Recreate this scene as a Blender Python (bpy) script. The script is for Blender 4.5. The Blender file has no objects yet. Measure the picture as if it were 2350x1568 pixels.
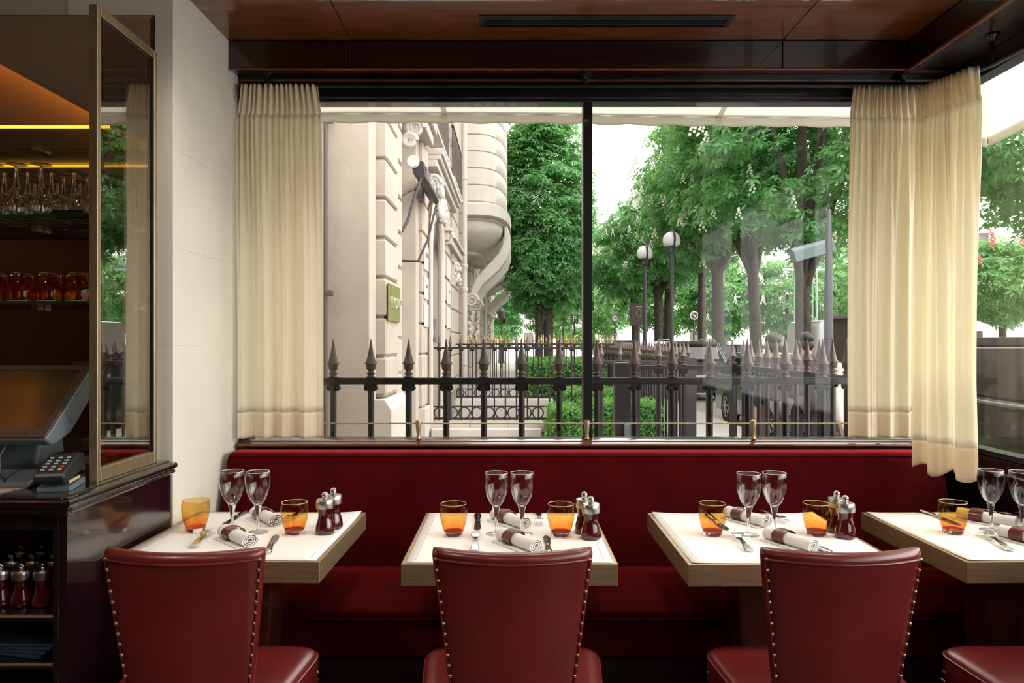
import bpy, math, random
import numpy as np
from mathutils import Vector, Matrix
R = math.radians
rnd = random.Random(7)
sc = bpy.context.scene
col = sc.collection

# ------------------------------------------------------------------ camera, world, light, exposure
CAMZ, FPX, CX, CY = 1.468, 1700.0, 1175.0, 784.0
cam_d = bpy.data.cameras.new('camera')
cam_d.sensor_width = 36.0
cam_d.lens = 36.0 * FPX / 2350.0
cam_d.clip_end = 500
cam = bpy.data.objects.new('camera', cam_d)
cam.location = (0, 0, CAMZ)
cam.rotation_euler = (R(90), 0, 0)
col.objects.link(cam)
sc.camera = cam
sc.view_settings.view_transform = 'Standard'
sc.view_settings.look = 'None'
sc.view_settings.exposure = 0.6
sc.view_settings.gamma = 1.0
sc.view_settings.use_curve_mapping = False
world = bpy.data.worlds.new('overcast_sky')
world.use_nodes = True
sc.world = world
bg = world.node_tree.nodes['Background']
bg.inputs['Color'].default_value = (1.0, 0.985, 0.96, 1)
bg.inputs['Strength'].default_value = 3.0
sun_d = bpy.data.lights.new('hazy_sun', 'SUN')
sun_d.energy = 1.6
sun_d.angle = R(50)
sun_d.color = (1.0, 0.96, 0.9)
sun = bpy.data.objects.new('hazy_sun', sun_d)
sun.rotation_euler = (R(12), R(58), 0)
col.objects.link(sun)

# ------------------------------------------------------------------ helpers
class MB:
    """collects shapes into one mesh"""
    def __init__(self):
        self.v, self.f = [], []
    def add(self, vs, fs):
        o = len(self.v)
        self.v += [tuple(p) for p in vs]
        self.f += [tuple(i + o for i in f) for f in fs]
        return self
    def bb(self, x0, x1, y0, y1, z0, z1):
        vs = [(x0,y0,z0),(x1,y0,z0),(x1,y1,z0),(x0,y1,z0),(x0,y0,z1),(x1,y0,z1),(x1,y1,z1),(x0,y1,z1)]
        return self.add(vs, [(3,2,1,0),(4,5,6,7),(0,1,5,4),(1,2,6,5),(2,3,7,6),(3,0,4,7)])
    def tube(self, pts, r, n=10, caps=True, closed=False, up=None):
        pts = [Vector(p) for p in pts]
        m = len(pts)
        rs = r if isinstance(r, (list, tuple)) else [r] * m
        vs, fs = [], []
        prev = None
        for i in range(m):
            a = pts[(i - 1) % m] if (closed or i > 0) else pts[i]
            b = pts[(i + 1) % m] if (closed or i < m - 1) else pts[i]
            t = (b - a).normalized() if (b - a).length > 1e-9 else Vector((0, 0, 1))
            if prev is None:
                ref = Vector(up) if up else (Vector((0, 0, 1)) if abs(t.z) < 0.9 else Vector((1, 0, 0)))
                nrm = (ref - t * ref.dot(t)).normalized()
            else:
                nrm = (prev - t * prev.dot(t))
                nrm = nrm.normalized() if nrm.length > 1e-6 else prev
            prev = nrm
            bn = t.cross(nrm)
            for k in range(n):
                a_ = 2 * math.pi * k / n
                vs.append(pts[i] + (nrm * math.cos(a_) + bn * math.sin(a_)) * rs[i])
        for i in range(m if closed else m - 1):
            j = (i + 1) % m
            for k in range(n):
                l = (k + 1) % n
                fs.append((i*n+k, i*n+l, j*n+l, j*n+k))
        if caps and not closed:
            fs.append(tuple(reversed(range(n))))
            fs.append(tuple((m-1)*n + k for k in range(n)))
        return self.add(vs, fs)
    def lathe(self, prof, n=24, c=(0, 0, 0), cap0=True, cap1=True):
        vs, fs = [], []
        for (r, z) in prof:
            for k in range(n):
                a = 2 * math.pi * k / n
                vs.append((c[0] + r * math.cos(a), c[1] + r * math.sin(a), c[2] + z))
        for i in range(len(prof) - 1):
            for k in range(n):
                l = (k + 1) % n
                fs.append((i*n+k, i*n+l, (i+1)*n+l, (i+1)*n+k))
        if cap0: fs.append(tuple(reversed(range(n))))
        if cap1: fs.append(tuple((len(prof)-1)*n + k for k in range(n)))
        return self.add(vs, fs)
    def prism(self, poly, axis, a0, a1):
        """poly: 2D points; axis 'x': (y,z) extruded in x; 'y': (x,z); 'z': (x,y)"""
        def P(p, a):
            return {'x': (a, p[0], p[1]), 'y': (p[0], a, p[1]), 'z': (p[0], p[1], a)}[axis]
        n = len(poly)
        vs = [P(p, a0) for p in poly] + [P(p, a1) for p in poly]
        fs = [tuple(range(n)), tuple(reversed(range(n, 2*n)))]
        for k in range(n):
            l = (k + 1) % n
            fs.append((l, k, n + k, n + l))
        return self.add(vs, fs)
    def grid(self, fn, nu, nv, cu=False):
        vs = [fn(i / (nu if cu else nu - 1), j / (nv - 1)) for j in range(nv) for i in range(nu)]
        fs = []
        for j in range(nv - 1):
            for i in range(nu if cu else nu - 1):
                k = (i + 1) % nu
                fs.append((j*nu+i, j*nu+k, (j+1)*nu+k, (j+1)*nu+i))
        return self.add(vs, fs)
    def ball(self, c, r, n=12, m=8, s=(1, 1, 1)):
        vs, fs = [], []
        for j in range(m + 1):
            th = math.pi * j / m
            for k in range(n):
                a = 2 * math.pi * k / n
                vs.append((c[0] + r*s[0]*math.sin(th)*math.cos(a), c[1] + r*s[1]*math.sin(th)*math.sin(a), c[2] - r*s[2]*math.cos(th)))
        for j in range(m):
            for k in range(n):
                l = (k + 1) % n
                fs.append((j*n+k, j*n+l, (j+1)*n+l, (j+1)*n+k))
        return self.add(vs, fs)
    def mesh(self, name):
        me = bpy.data.meshes.new(name)
        me.from_pydata(self.v, [], self.f)
        me.validate(clean_customdata=False)
        return me

def fixn(me):
    import bmesh
    b = bmesh.new(); b.from_mesh(me)
    bmesh.ops.remove_doubles(b, verts=b.verts, dist=1e-6)
    bmesh.ops.recalc_face_normals(b, faces=b.faces)
    b.to_mesh(me); b.free()

def obj(name, mb, mat, parent=None, smooth=35, bevel=0, loc=(0, 0, 0), rot=(0, 0, 0), scale=(1, 1, 1), seg=2):
    if isinstance(mb, MB):
        me = mb.mesh(name); fixn(me)
        if mat: me.materials.append(mat)
        if smooth:
            me.shade_smooth(); me.set_sharp_from_angle(angle=R(smooth))
    else:
        me = mb
    o = bpy.data.objects.new(name, me)
    col.objects.link(o)
    o.location = loc; o.rotation_euler = rot; o.scale = scale
    if parent: o.parent = parent
    if bevel:
        b = o.modifiers.new('bevel', 'BEVEL'); b.width = bevel; b.segments = seg; b.limit_method = 'ANGLE'; b.angle_limit = R(40)
    return o

def tag(o, label=None, cat=None, group=None, kind=None):
    if label: o['label'] = label
    if cat: o['category'] = cat
    if group: o['group'] = group
    if kind: o['kind'] = kind
    return o

def thing(name, label, cat, loc=(0, 0, 0), rz=0.0, group=None, rot=None):
    o = bpy.data.objects.new(name, None)
    o.empty_display_size = 0.05
    col.objects.link(o)
    o.location = loc
    o.rotation_euler = rot if rot else (0, 0, rz)
    return tag(o, label, cat, group)

def kids(o):
    return [c for c in bpy.data.objects if c.parent == o]

CH = {}
def dup(root, loc=None, rz=None, label=None, group=None, rot=None):
    def cp(o, par):
        c = o.copy(); col.objects.link(c); c.parent = par
        for k in list(o.children): cp(k, c)
        return c
    c = cp(root, None)
    if loc is not None: c.location = loc
    if rz is not None: c.rotation_euler = (0, 0, rz)
    if rot is not None: c.rotation_euler = rot
    if label: c['label'] = label
    if group: c['group'] = group
    return c

def struct(name, mb, mat, **k):
    return tag(obj(name, mb, mat, **k), kind='structure')

def box(x0, x1, y0, y1, z0, z1):
    return MB().bb(x0, x1, y0, y1, z0, z1)

def tp(px, py, z=0.7515):
    """point on a horizontal surface at height z"""
    D = (CAMZ - z) * FPX / (py - CY)
    return ((px - CX) * D / FPX, D)

# ------------------------------------------------------------------ materials
MATS = {}
def pm(name, c, rough=0.5, metal=0.0, noise=0, nscale=8, bump=0, bscale=60, coat=0, sheen=0, c2=None, stretch=None, spec=0.5, trans=0, ior=1.45, emis=None, estr=0, coatr=0.05, sheen_t=None, subs=0):
    if name in MATS: return MATS[name]
    m = bpy.data.materials.new(name); m.use_nodes = True
    nt = m.node_tree; b = nt.nodes['Principled BSDF']
    b.inputs['Base Color'].default_value = (*c, 1)
    b.inputs['Roughness'].default_value = rough
    b.inputs['Metallic'].default_value = metal
    b.inputs['Specular IOR Level'].default_value = spec
    b.inputs['IOR'].default_value = ior
    b.inputs['Transmission Weight'].default_value = trans
    b.inputs['Coat Weight'].default_value = coat
    b.inputs['Coat Roughness'].default_value = coatr
    if sheen:
        b.inputs['Sheen Weight'].default_value = sheen
        b.inputs['Sheen Roughness'].default_value = 0.35
        if sheen_t: b.inputs['Sheen Tint'].default_value = (*sheen_t, 1)
    if emis:
        b.inputs['Emission Color'].default_value = (*emis, 1); b.inputs['Emission Strength'].default_value = estr
    if noise or bump:
        tc = nt.nodes.new('ShaderNodeTexCoord'); mp = nt.nodes.new('ShaderNodeMapping')
        nt.links.new(tc.outputs['Object'], mp.inputs['Vector'])
        if stretch: mp.inputs['Scale'].default_value = stretch
    if noise:
        n = nt.nodes.new('ShaderNodeTexNoise'); n.inputs['Scale'].default_value = nscale; n.inputs['Detail'].default_value = 6
        nt.links.new(mp.outputs[0], n.inputs['Vector'])
        mx = nt.nodes.new('ShaderNodeMix'); mx.data_type = 'RGBA'
        d = c2 if c2 else tuple(max(0, x * (1 - noise)) for x in c)
        mx.inputs[6].default_value = (*c, 1); mx.inputs[7].default_value = (*d, 1)
        rp = nt.nodes.new('ShaderNodeMapRange'); rp.inputs[1].default_value = 0.35; rp.inputs[2].default_value = 0.68
        nt.links.new(n.outputs['Fac'], rp.inputs[0]); nt.links.new(rp.outputs[0], mx.inputs[0])
        nt.links.new(mx.outputs[2], b.inputs['Base Color'])
    if bump:
        n2 = nt.nodes.new('ShaderNodeTexNoise'); n2.inputs['Scale'].default_value = bscale; n2.inputs['Detail'].default_value = 4
        nt.links.new(mp.outputs[0], n2.inputs['Vector'])
        bp = nt.nodes.new('ShaderNodeBump'); bp.inputs['Strength'].default_value = bump; bp.inputs['Distance'].default_value = 0.01
        nt.links.new(n2.outputs['Fac'], bp.inputs['Height']); nt.links.new(bp.outputs[0], b.inputs['Normal'])
    MATS[name] = m
    return m

def wood(name, c, c2, axis='x', rough=0.25, coat=1.0, coatr=0.03, k=1.0):
    s = {'x': (1.2*k, 14*k, 14*k), 'y': (14*k, 1.2*k, 14*k), 'z': (14*k, 14*k, 1.2*k)}[axis]
    m = pm(name, c, rough, noise=1, nscale=3, c2=c2, stretch=s, coat=coat, coatr=coatr)
    return m

def thin_glass(name, tint=(1, 1, 1), ior=1.5, gain=1.0, rough=0.0, zgrad=None):
    m = bpy.data.materials.new(name); m.use_nodes = True
    nt = m.node_tree; nt.nodes.clear()
    out = nt.nodes.new('ShaderNodeOutputMaterial'); mx = nt.nodes.new('ShaderNodeMixShader')
    tr = nt.nodes.new('ShaderNodeBsdfTransparent'); gl = nt.nodes.new('ShaderNodeBsdfGlossy')
    fr = nt.nodes.new('ShaderNodeFresnel'); fr.inputs['IOR'].default_value = ior
    ge = nt.nodes.new('ShaderNodeNewGeometry'); mi_ = nt.nodes.new('ShaderNodeMapRange')   # same reflectance on both sides of the thin wall
    mi_.inputs[3].default_value = ior; mi_.inputs[4].default_value = 1.0 / ior
    nt.links.new(ge.outputs['Backfacing'], mi_.inputs[0]); nt.links.new(mi_.outputs[0], fr.inputs['IOR'])
    mu = nt.nodes.new('ShaderNodeMath'); mu.operation = 'MULTIPLY'; mu.inputs[1].default_value = gain; mu.use_clamp = True
    tr.inputs['Color'].default_value = (*tint, 1)
    gl.inputs['Roughness'].default_value = rough
    if zgrad:
        tc = nt.nodes.new('ShaderNodeTexCoord'); sp = nt.nodes.new('ShaderNodeSeparateXYZ'); cr = nt.nodes.new('ShaderNodeValToRGB'); mr = nt.nodes.new('ShaderNodeMapRange')
        mr.inputs[1].default_value = zgrad[0]; mr.inputs[2].default_value = zgrad[1]
        nt.links.new(tc.outputs['Object'], sp.inputs[0]); nt.links.new(sp.outputs['Z'], mr.inputs[0]); nt.links.new(mr.outputs[0], cr.inputs[0])
        cr.color_ramp.elements[0].color = (*zgrad[2], 1); cr.color_ramp.elements[1].color = (*zgrad[3], 1)
        nt.links.new(cr.outputs[0], tr.inputs['Color'])
    nt.links.new(fr.outputs[0], mu.inputs[0]); nt.links.new(mu.outputs[0], mx.inputs[0])
    nt.links.new(tr.outputs[0], mx.inputs[1]); nt.links.new(gl.outputs[0], mx.inputs[2]); nt.links.new(mx.outputs[0], out.inputs[0])
    return m

def fabric_translucent(name, c, tc, fac=0.5, bump=0.15):
    m = bpy.data.materials.new(name); m.use_nodes = True
    nt = m.node_tree; nt.nodes.clear()
    out = nt.nodes.new('ShaderNodeOutputMaterial'); mx = nt.nodes.new('ShaderNodeMixShader')
    d = nt.nodes.new('ShaderNodeBsdfDiffuse'); t = nt.nodes.new('ShaderNodeBsdfTranslucent')
    d.inputs[0].default_value = (*c, 1); t.inputs[0].default_value = (*tc, 1); mx.inputs[0].default_value = fac
    nt.links.new(d.outputs[0], mx.inputs[1]); nt.links.new(t.outputs[0], mx.inputs[2]); nt.links.new(mx.outputs[0], out.inputs[0])
    return m

def leaf_mat(name, c1, c2, tfac=0.4, tcol=(0.25, 0.55, 0.1)):
    m = bpy.data.materials.new(name); m.use_nodes = True
    nt = m.node_tree; nt.nodes.clear()
    out = nt.nodes.new('ShaderNodeOutputMaterial'); mx = nt.nodes.new('ShaderNodeMixShader')
    p = nt.nodes.new('ShaderNodeBsdfPrincipled'); t = nt.nodes.new('ShaderNodeBsdfTranslucent')
    g = nt.nodes.new('ShaderNodeNewGeometry'); mc = nt.nodes.new('ShaderNodeMix'); mc.data_type = 'RGBA'
    mc.inputs[6].default_value = (*c1, 1); mc.inputs[7].default_value = (*c2, 1)
    nt.links.new(g.outputs['Random Per Island'], mc.inputs[0]); nt.links.new(mc.outputs[2], p.inputs['Base Color'])
    p.inputs['Roughness'].default_value = 0.45
    t.inputs[0].default_value = (*tcol, 1); mx.inputs[0].default_value = tfac
    nt.links.new(p.outputs[0], mx.inputs[1]); nt.links.new(t.outputs[0], mx.inputs[2]); nt.links.new(mx.outputs[0], out.inputs[0])
    return m

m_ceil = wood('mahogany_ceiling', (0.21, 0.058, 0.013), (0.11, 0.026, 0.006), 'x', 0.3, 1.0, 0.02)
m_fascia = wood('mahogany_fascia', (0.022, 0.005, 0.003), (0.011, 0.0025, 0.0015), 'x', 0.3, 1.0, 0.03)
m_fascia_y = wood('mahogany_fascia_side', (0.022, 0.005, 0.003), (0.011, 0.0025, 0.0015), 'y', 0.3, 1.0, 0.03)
m_sill = wood('mahogany_sill', (0.12, 0.03, 0.012), (0.06, 0.014, 0.006), 'x', 0.3, 1.0, 0.05)
m_leg = wood('mahogany_leg', (0.07, 0.014, 0.006), (0.035, 0.007, 0.003), 'z', 0.4, 0.3, 0.1)
m_floor = wood('dark_floor_boards', (0.05, 0.025, 0.014), (0.025, 0.012, 0.007), 'y', 0.4, 0.3, 0.1)
m_black = pm('black_frame', (0.006, 0.006, 0.008), 0.35, coat=0.3)
m_lacq = pm('black_lacquer', (0.008, 0.005, 0.006), 0.25, coat=1.0, coatr=0.04)
m_stonewall = pm('cream_stone_wall', (0.80, 0.77, 0.69), 0.65, noise=0.06, nscale=3)
m_beige = pm('beige_paint', (0.56, 0.49, 0.41), 0.7)
m_beigec = pm('beige_ceiling_paint', (0.62, 0.53, 0.44), 0.7)
m_brass = pm('aged_brass', (0.52, 0.40, 0.24), 0.42, metal=0.8, noise=0.25, nscale=4, stretch=(2, 30, 30), bump=0.04, bscale=30)
m_brassv = pm('aged_brass_vertical', (0.44, 0.35, 0.21), 0.4, metal=0.8, noise=0.25, nscale=4, stretch=(30, 30, 2), bump=0.03, bscale=30)
m_nail = pm('brass_nail', (0.42, 0.30, 0.14), 0.35, metal=0.9)
m_velvet = pm('red_velvet', (0.062, 0.0016, 0.003), 0.9, noise=0.25, nscale=5, sheen=0.7, sheen_t=(1.0, 0.06, 0.07), spec=0.06)
m_leather = pm('red_leather', (0.16, 0.013, 0.014), 0.38, noise=0.3, nscale=4, bump=0.06, bscale=220, coat=0.5, coatr=0.22)
m_leather2 = pm('red_leather_trim', (0.17, 0.014, 0.016), 0.35, noise=0.25, nscale=6, coat=0.3, coatr=0.25)
m_paper = pm('white_paper', (0.86, 0.86, 0.86), 0.8)
m_redline = pm('red_ink_line', (0.35, 0.06, 0.06), 0.8)
m_linen = pm('white_linen', (0.80, 0.78, 0.77), 0.9, bump=0.1, bscale=300)
m_band = pm('burgundy_paper_band', (0.115, 0.014, 0.012), 0.3, coat=0.4)
m_bandtext = pm('band_print', (0.45, 0.25, 0.22), 0.5)
m_steel = pm('polished_steel', (0.62, 0.61, 0.60), 0.14, metal=1.0)
m_steelb = pm('brushed_steel', (0.6, 0.58, 0.56), 0.3, metal=1.0)
m_mill = pm('burgundy_lacquer', (0.06, 0.004, 0.006), 0.15, coat=1.0)
m_curt = fabric_translucent('cream_curtain', (0.93, 0.89, 0.80), (0.98, 0.93, 0.77), 0.58)
m_hem = fabric_translucent('cream_curtain_doubled', (0.90, 0.84, 0.72), (0.88, 0.75, 0.50), 0.4)
m_head = fabric_translucent('cream_curtain_heading', (0.93, 0.87, 0.76), (0.94, 0.84, 0.62), 0.45)
m_awn = fabric_translucent('white_awning_canvas', (0.82, 0.80, 0.74), (0.88, 0.86, 0.80), 0.6)
m_awnv = fabric_translucent('awning_valance_canvas', (0.72, 0.69, 0.60), (0.62, 0.58, 0.46), 0.4)
m_pane = thin_glass('window_glass', (0.985, 0.99, 0.985), 1.32)
m_screen = thin_glass('screen_glass', (0.88, 0.85, 0.80), 3.8)
m_wine = thin_glass('clear_glass', (0.985, 0.985, 0.985), 1.55, 1.7)
m_solid = pm('solid_clear_glass', (1, 1, 1), 0.0, trans=1.0, ior=1.5)
m_amber = thin_glass('amber_glass', (1, 0.6, 0.1), 1.5, 1.0, zgrad=(0.015, 0.07, (0.97, 0.42, 0.05), (0.95, 0.74, 0.34)))
m_amberf = thin_glass('amber_glass_floor', (0.97, 0.42, 0.05), 1.5)
m_orange = thin_glass('orange_glass', (1, 0.35, 0.03), 1.5, 1.0, zgrad=(0.015, 0.1, (0.98, 0.42, 0.03), (0.99, 0.60, 0.10)))
m_shelf = thin_glass('shelf_glass', (0.80, 0.90, 0.86), 1.6)
m_mirror = pm('bronze_mirror', (0.66, 0.58, 0.50), 0.01, metal=1.0)
m_stone = pm('limestone', (0.44, 0.375, 0.315), 0.85, noise=0.14, nscale=2.2, bump=0.25, bscale=90)
m_stone2 = pm('limestone_light', (0.50, 0.45, 0.40), 0.85, noise=0.10, nscale=3, bump=0.2, bscale=90)
m_plate = pm('white_plate', (0.6, 0.585, 0.56), 0.4)
m_iron = pm('black_wrought_iron', (0.014, 0.011, 0.011), 0.42, bump=0.2, bscale=150, coat=0.2)
m_spear = pm('weathered_bronze_spear', (0.13, 0.10, 0.09), 0.5, metal=0.3, noise=0.35, nscale=6)
m_gold = pm('gilded_spear', (0.45, 0.29, 0.07), 0.4, metal=0.6)
m_bark = pm('chestnut_bark', (0.085, 0.062, 0.052), 0.9, noise=0.5, nscale=9, bump=0.8, bscale=25)
m_leaf = leaf_mat('chestnut_leaf', (0.055, 0.18, 0.06), (0.15, 0.36, 0.12), 0.42, (0.24, 0.56, 0.16))
m_leafl = leaf_mat('young_leaf', (0.10, 0.27, 0.08), (0.20, 0.40, 0.14), 0.4, (0.25, 0.55, 0.15))
m_bloom = pm('white_blossom', (0.9, 0.86, 0.80), 0.8)
m_bloomr = pm('red_blossom', (0.62, 0.22, 0.2), 0.8)
m_hedge = leaf_mat('box_hedge_leaf', (0.05, 0.17, 0.03), (0.12, 0.30, 0.05), 0.3)
m_grassd = pm('grass_soil', (0.07, 0.16, 0.03), 0.95, noise=0.4, nscale=30)
m_pave = pm('pale_paving', (0.42, 0.395, 0.37), 0.9, noise=0.12, nscale=6)
m_road = pm('asphalt', (0.30, 0.275, 0.265), 0.9, noise=0.2, nscale=10)
m_carp = pm('dark_car_paint', (0.022, 0.019, 0.02), 0.25, coat=1.0)
m_carg = pm('car_window_tint', (0.012, 0.012, 0.013), 0.08)
m_carw = pm('white_car_paint', (0.75, 0.75, 0.74), 0.3, coat=1.0)
m_cars = pm('silver_car_paint', (0.35, 0.34, 0.34), 0.3, metal=0.4, coat=1.0)
m_tyre = pm('tyre_rubber', (0.012, 0.012, 0.012), 0.85)
m_rim = pm('alloy_rim', (0.45, 0.43, 0.40), 0.3, metal=0.9)
m_tail = pm('tail_lamp', (0.25, 0.02, 0.02), 0.2, coat=1)
m_white = pm('white_enamel', (0.8, 0.8, 0.8), 0.4)
m_dark = pm('dark_plastic', (0.018, 0.02, 0.023), 0.4)
m_grey = pm('blue_grey_plastic', (0.12, 0.15, 0.17), 0.45)
m_globe = pm('opal_globe', (0.72, 0.72, 0.76), 0.3)
m_pole = pm('dark_grey_pole', (0.045, 0.043, 0.05), 0.4)
m_facade = pm('far_stucco', (0.80, 0.77, 0.70), 0.9)
m_fwin = pm('far_window', (0.16, 0.14, 0.13), 0.4)

def text_obj(name, txt, size, mat, parent, loc, rot, depth=0.002, align='CENTER'):
    cu = bpy.data.curves.new(name, 'FONT'); cu.body = txt; cu.size = size; cu.extrude = depth
    cu.align_x = align; cu.align_y = 'CENTER'
    t = bpy.data.objects.new('tmp_text', cu); col.objects.link(t)
    dg = bpy.context.evaluated_depsgraph_get()
    me = bpy.data.meshes.new_from_object(t.evaluated_get(dg))
    bpy.data.objects.remove(t)
    me.materials.clear(); me.materials.append(mat)
    o = bpy.data.objects.new(name, me); col.objects.link(o)
    o.parent = parent; o.location = loc; o.rotation_euler = rot
    return o

# ------------------------------------------------------------------ room shell
WX = -1.338          # left stone wall plane
RX = 2.12            # right window wall plane
CZ = 2.888           # ceiling height
struct('floor', box(-5.7, 2.4, -4.2, 3.9, -0.06, 0), m_floor, smooth=0)
m_backwood = wood('dark_panelling', (0.055, 0.026, 0.014), (0.03, 0.013, 0.007), 'z', 0.35, 0.4, 0.1)
struct('wall_back', box(-5.7, 2.4, -4.2, -4.0, 0, 3.2), m_backwood, smooth=0)
struct('wall_bar_side', box(-5.7, -5.5, -4.0, 3.3, 0, 3.2), m_backwood, smooth=0)
struct('wall_bar', box(-5.5, -1.75, 2.93, 3.3, 0, 3.2), m_beige, smooth=0)
# left stone pier, laid in slabs
wl = struct('wall_left', box(-1.755, WX - 0.0015, 2.9255, 3.9, 0, 3.2), m_stonewall, smooth=0)
zj = [0, 0.30, 0.68, 1.06, 1.45, 1.84, 2.232, 2.602, 2.90]
for a, b in zip(zj[:-1], zj[1:]):
    obj('stone_slab', box(-1.75, WX, 2.924, 3.62, a + 0.0008, b - 0.0008), m_stonewall, wl, smooth=0, bevel=0.0008, seg=1)
# front wall around the window
struct('wall_front', box(-1.7, 2.3, 3.60, 3.86, 0, 0.955), m_black, smooth=0)
struct('wall_front_upper', box(-1.7, 2.3, 3.62, 3.86, 2.735, 3.3), m_black, smooth=0)
struct('wall_right', box(RX - 0.02, 2.3, -4.0, 3.60, 0, 0.955), m_lacq, smooth=0)
struct('wall_right_upper', box(RX, 2.3, -4.0, 3.62, 2.76, 3.3), m_black, smooth=0)
struct('wall_right_rear', box(RX, 2.3, -4.0, -1.6, 0.955, 2.76), m_beige, smooth=0)
# ceilings
ce = struct('ceiling', box(WX - 0.3, 2.3, 0.2, 3.9, CZ + 0.012, 3.0), m_black, smooth=0)
for a, b in ((WX, -0.757), (-0.757, 1.275), (1.275, 1.868)):
    obj('ceiling_panel', box(a + 0.002, b - 0.002, 0.2, 3.488, CZ, CZ + 0.014), m_ceil, ce, smooth=0, bevel=0.001, seg=1)
struct('ceiling_plaster', box(-2.4, WX - 0.003, -4.0, 2.93, CZ, 3.0), m_beigec, smooth=0)
struct('ceiling_plaster_rear', box(WX, RX, -4.0, 0.195, CZ, 3.0), m_beigec, smooth=0)
struct('ceiling_cove', box(-5.5, -2.4, -4.0, 2.93, 3.10, 3.2), m_beigec, smooth=0)
struct('trim_5', box(-2.62, -2.40, -4.0, 2.93, CZ, CZ + 0.05), m_beigec, smooth=0)
# fascia boards under the ceiling; lighter beads paint in their orange-lit lower edges
f1 = struct('trim_1', box(WX + 0.002, 1.868, 3.51, 3.53, 2.757, CZ), m_black, smooth=0)
for a, b in ((WX + 0.003, -0.757), (-0.757, 1.275), (1.275, 1.866)):
    obj('fascia_board', box(a + 0.002, b - 0.002, 3.49, 3.51, 2.757, CZ - 0.003), m_fascia, f1, smooth=0, bevel=0.0015, seg=1)
obj('lit_edge_bead', box(WX + 0.003, 1.868, 3.486, 3.50, 2.748, 2.756), m_ceil, f1, smooth=0, bevel=0.002)  # lighter wood stands in for the thin lit line
f2 = struct('trim_2', box(1.888, 1.91, 0.2, 3.512, 2.757, CZ), m_black, smooth=0)
for a, b in ((0.2, 1.6), (1.6, 3.49)):
    obj('fascia_board', box(1.868, 1.888, a + 0.002, b - 0.002, 2.757, CZ - 0.003), m_fascia_y, f2, smooth=0, bevel=0.0015, seg=1)
obj('lit_edge_bead', box(1.862, 1.880, 0.2, 3.49, 2.742, 2.756), m_ceil, f2, smooth=0, bevel=0.002)  # orange reflected light put into the lighter wood colour
s3 = struct('trim_3', box(WX + 0.002, RX, 3.532, 3.625, 2.762, 2.79), m_fascia, smooth=0)
obj('lit_edge_bead', box(WX + 0.003, RX - 0.01, 3.61, 3.622, 2.738, 2.748), m_ceil, s3, smooth=0, bevel=0.002)
struct('trim_4', box(1.912, RX, 0.2, 3.53, 2.775, 2.80), m_fascia_y, smooth=0)

# air vent in the ceiling
av = thing('air_vent', 'long black slotted air vent set in the wooden ceiling', 'vent', (0.414, 3.279, CZ))
obj('vent_frame', MB().bb(-0.558, 0.558, -0.058, -0.046, -0.006, 0.0).bb(-0.558, 0.558, 0.046, 0.058, -0.006, 0.0)
    .bb(-0.558, -0.535, -0.046, 0.046, -0.006, 0.0).bb(0.535, 0.558, -0.046, 0.046, -0.006, 0.0), m_black, av, smooth=0)
obj('slot_shade', box(-0.535, 0.535, -0.046, 0.046, -0.0015, -0.0005), pm('vent_shade_black', (0.002, 0.002, 0.002), 0.9), av, smooth=0)  # flat black sheet painted as the shade inside the slots
for k in range(3):
    y = -0.03 + 0.03 * k
    obj('slat', box(-0.535, 0.535, y - 0.006, y + 0.006, -0.0055, -0.0015), m_black, av, smooth=0, bevel=0.001, seg=1)

# downlights: a row added over the tables, the rest behind the camera
def downlight(label, x, y, e, mring):
    d = thing('ceiling_downlight', label, 'lamp', (x, y, CZ), 0, 'recessed ceiling downlights')
    obj('baffle_ring', MB().lathe([(0.085, 0.0), (0.085, -0.040), (0.098, -0.042), (0.10, -0.034), (0.10, 0.0)], 24, cap0=False, cap1=False), mring, d)
    obj('bulb', MB().lathe([(0.0005, -0.003), (0.06, -0.003)], 24, cap0=False, cap1=False), pm('bulb_glow', (1, 1, 1), 0.5, emis=(1.0, 0.80, 0.58), estr=9), d)
    L = bpy.data.lights.new('downlight_lamp', 'SPOT'); L.spot_size = R(125); L.spot_blend = 0.7; L.shadow_soft_size = 0.08; L.energy = e; L.color = (1.0, 0.87, 0.73)
    lo = bpy.data.objects.new('downlight_lamp', L); col.objects.link(lo); lo.parent = d; lo.location = (0, 0, -0.008)
for i, x in enumerate((-1.0, -0.49, 0.45, 1.39)):  # added out of view to brighten the tables and seats
    downlight('added round downlight in the unseen wooden ceiling above ' + ('the stone wall table', 'the gap beside the stone wall table', 'the gap beside the mullion table', 'the gap beside the corner table')[i], x, 2.55, (16, 34, 36, 36)[i], m_black)
for (x, y) in ((-0.75, -0.4), (0.9, -0.4), (-1.85, 0.9), (-1.85, -1.6), (0.2, -2.6)):
    downlight('small round downlight in the plaster ceiling behind the tables', x, y, 75, m_white)
# warm cove lighting along the plaster ceiling
cv = thing('cove_light', 'warm amber strip light hidden in the ceiling cove', 'lamp', (-2.55, -0.5, CZ + 0.05))
m_cove = pm('cove_glow', (1, 0.5, 0.1), 0.5, emis=(1.0, 0.36, 0.05), estr=34)
obj('tube', box(-0.02, 0.02, -3.3, 3.3, 0.002, 0.03), m_cove, cv, smooth=0)
obj('channel', box(-0.035, 0.035, -3.35, 3.35, 0, 0.002), m_white, cv, smooth=0)
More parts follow.
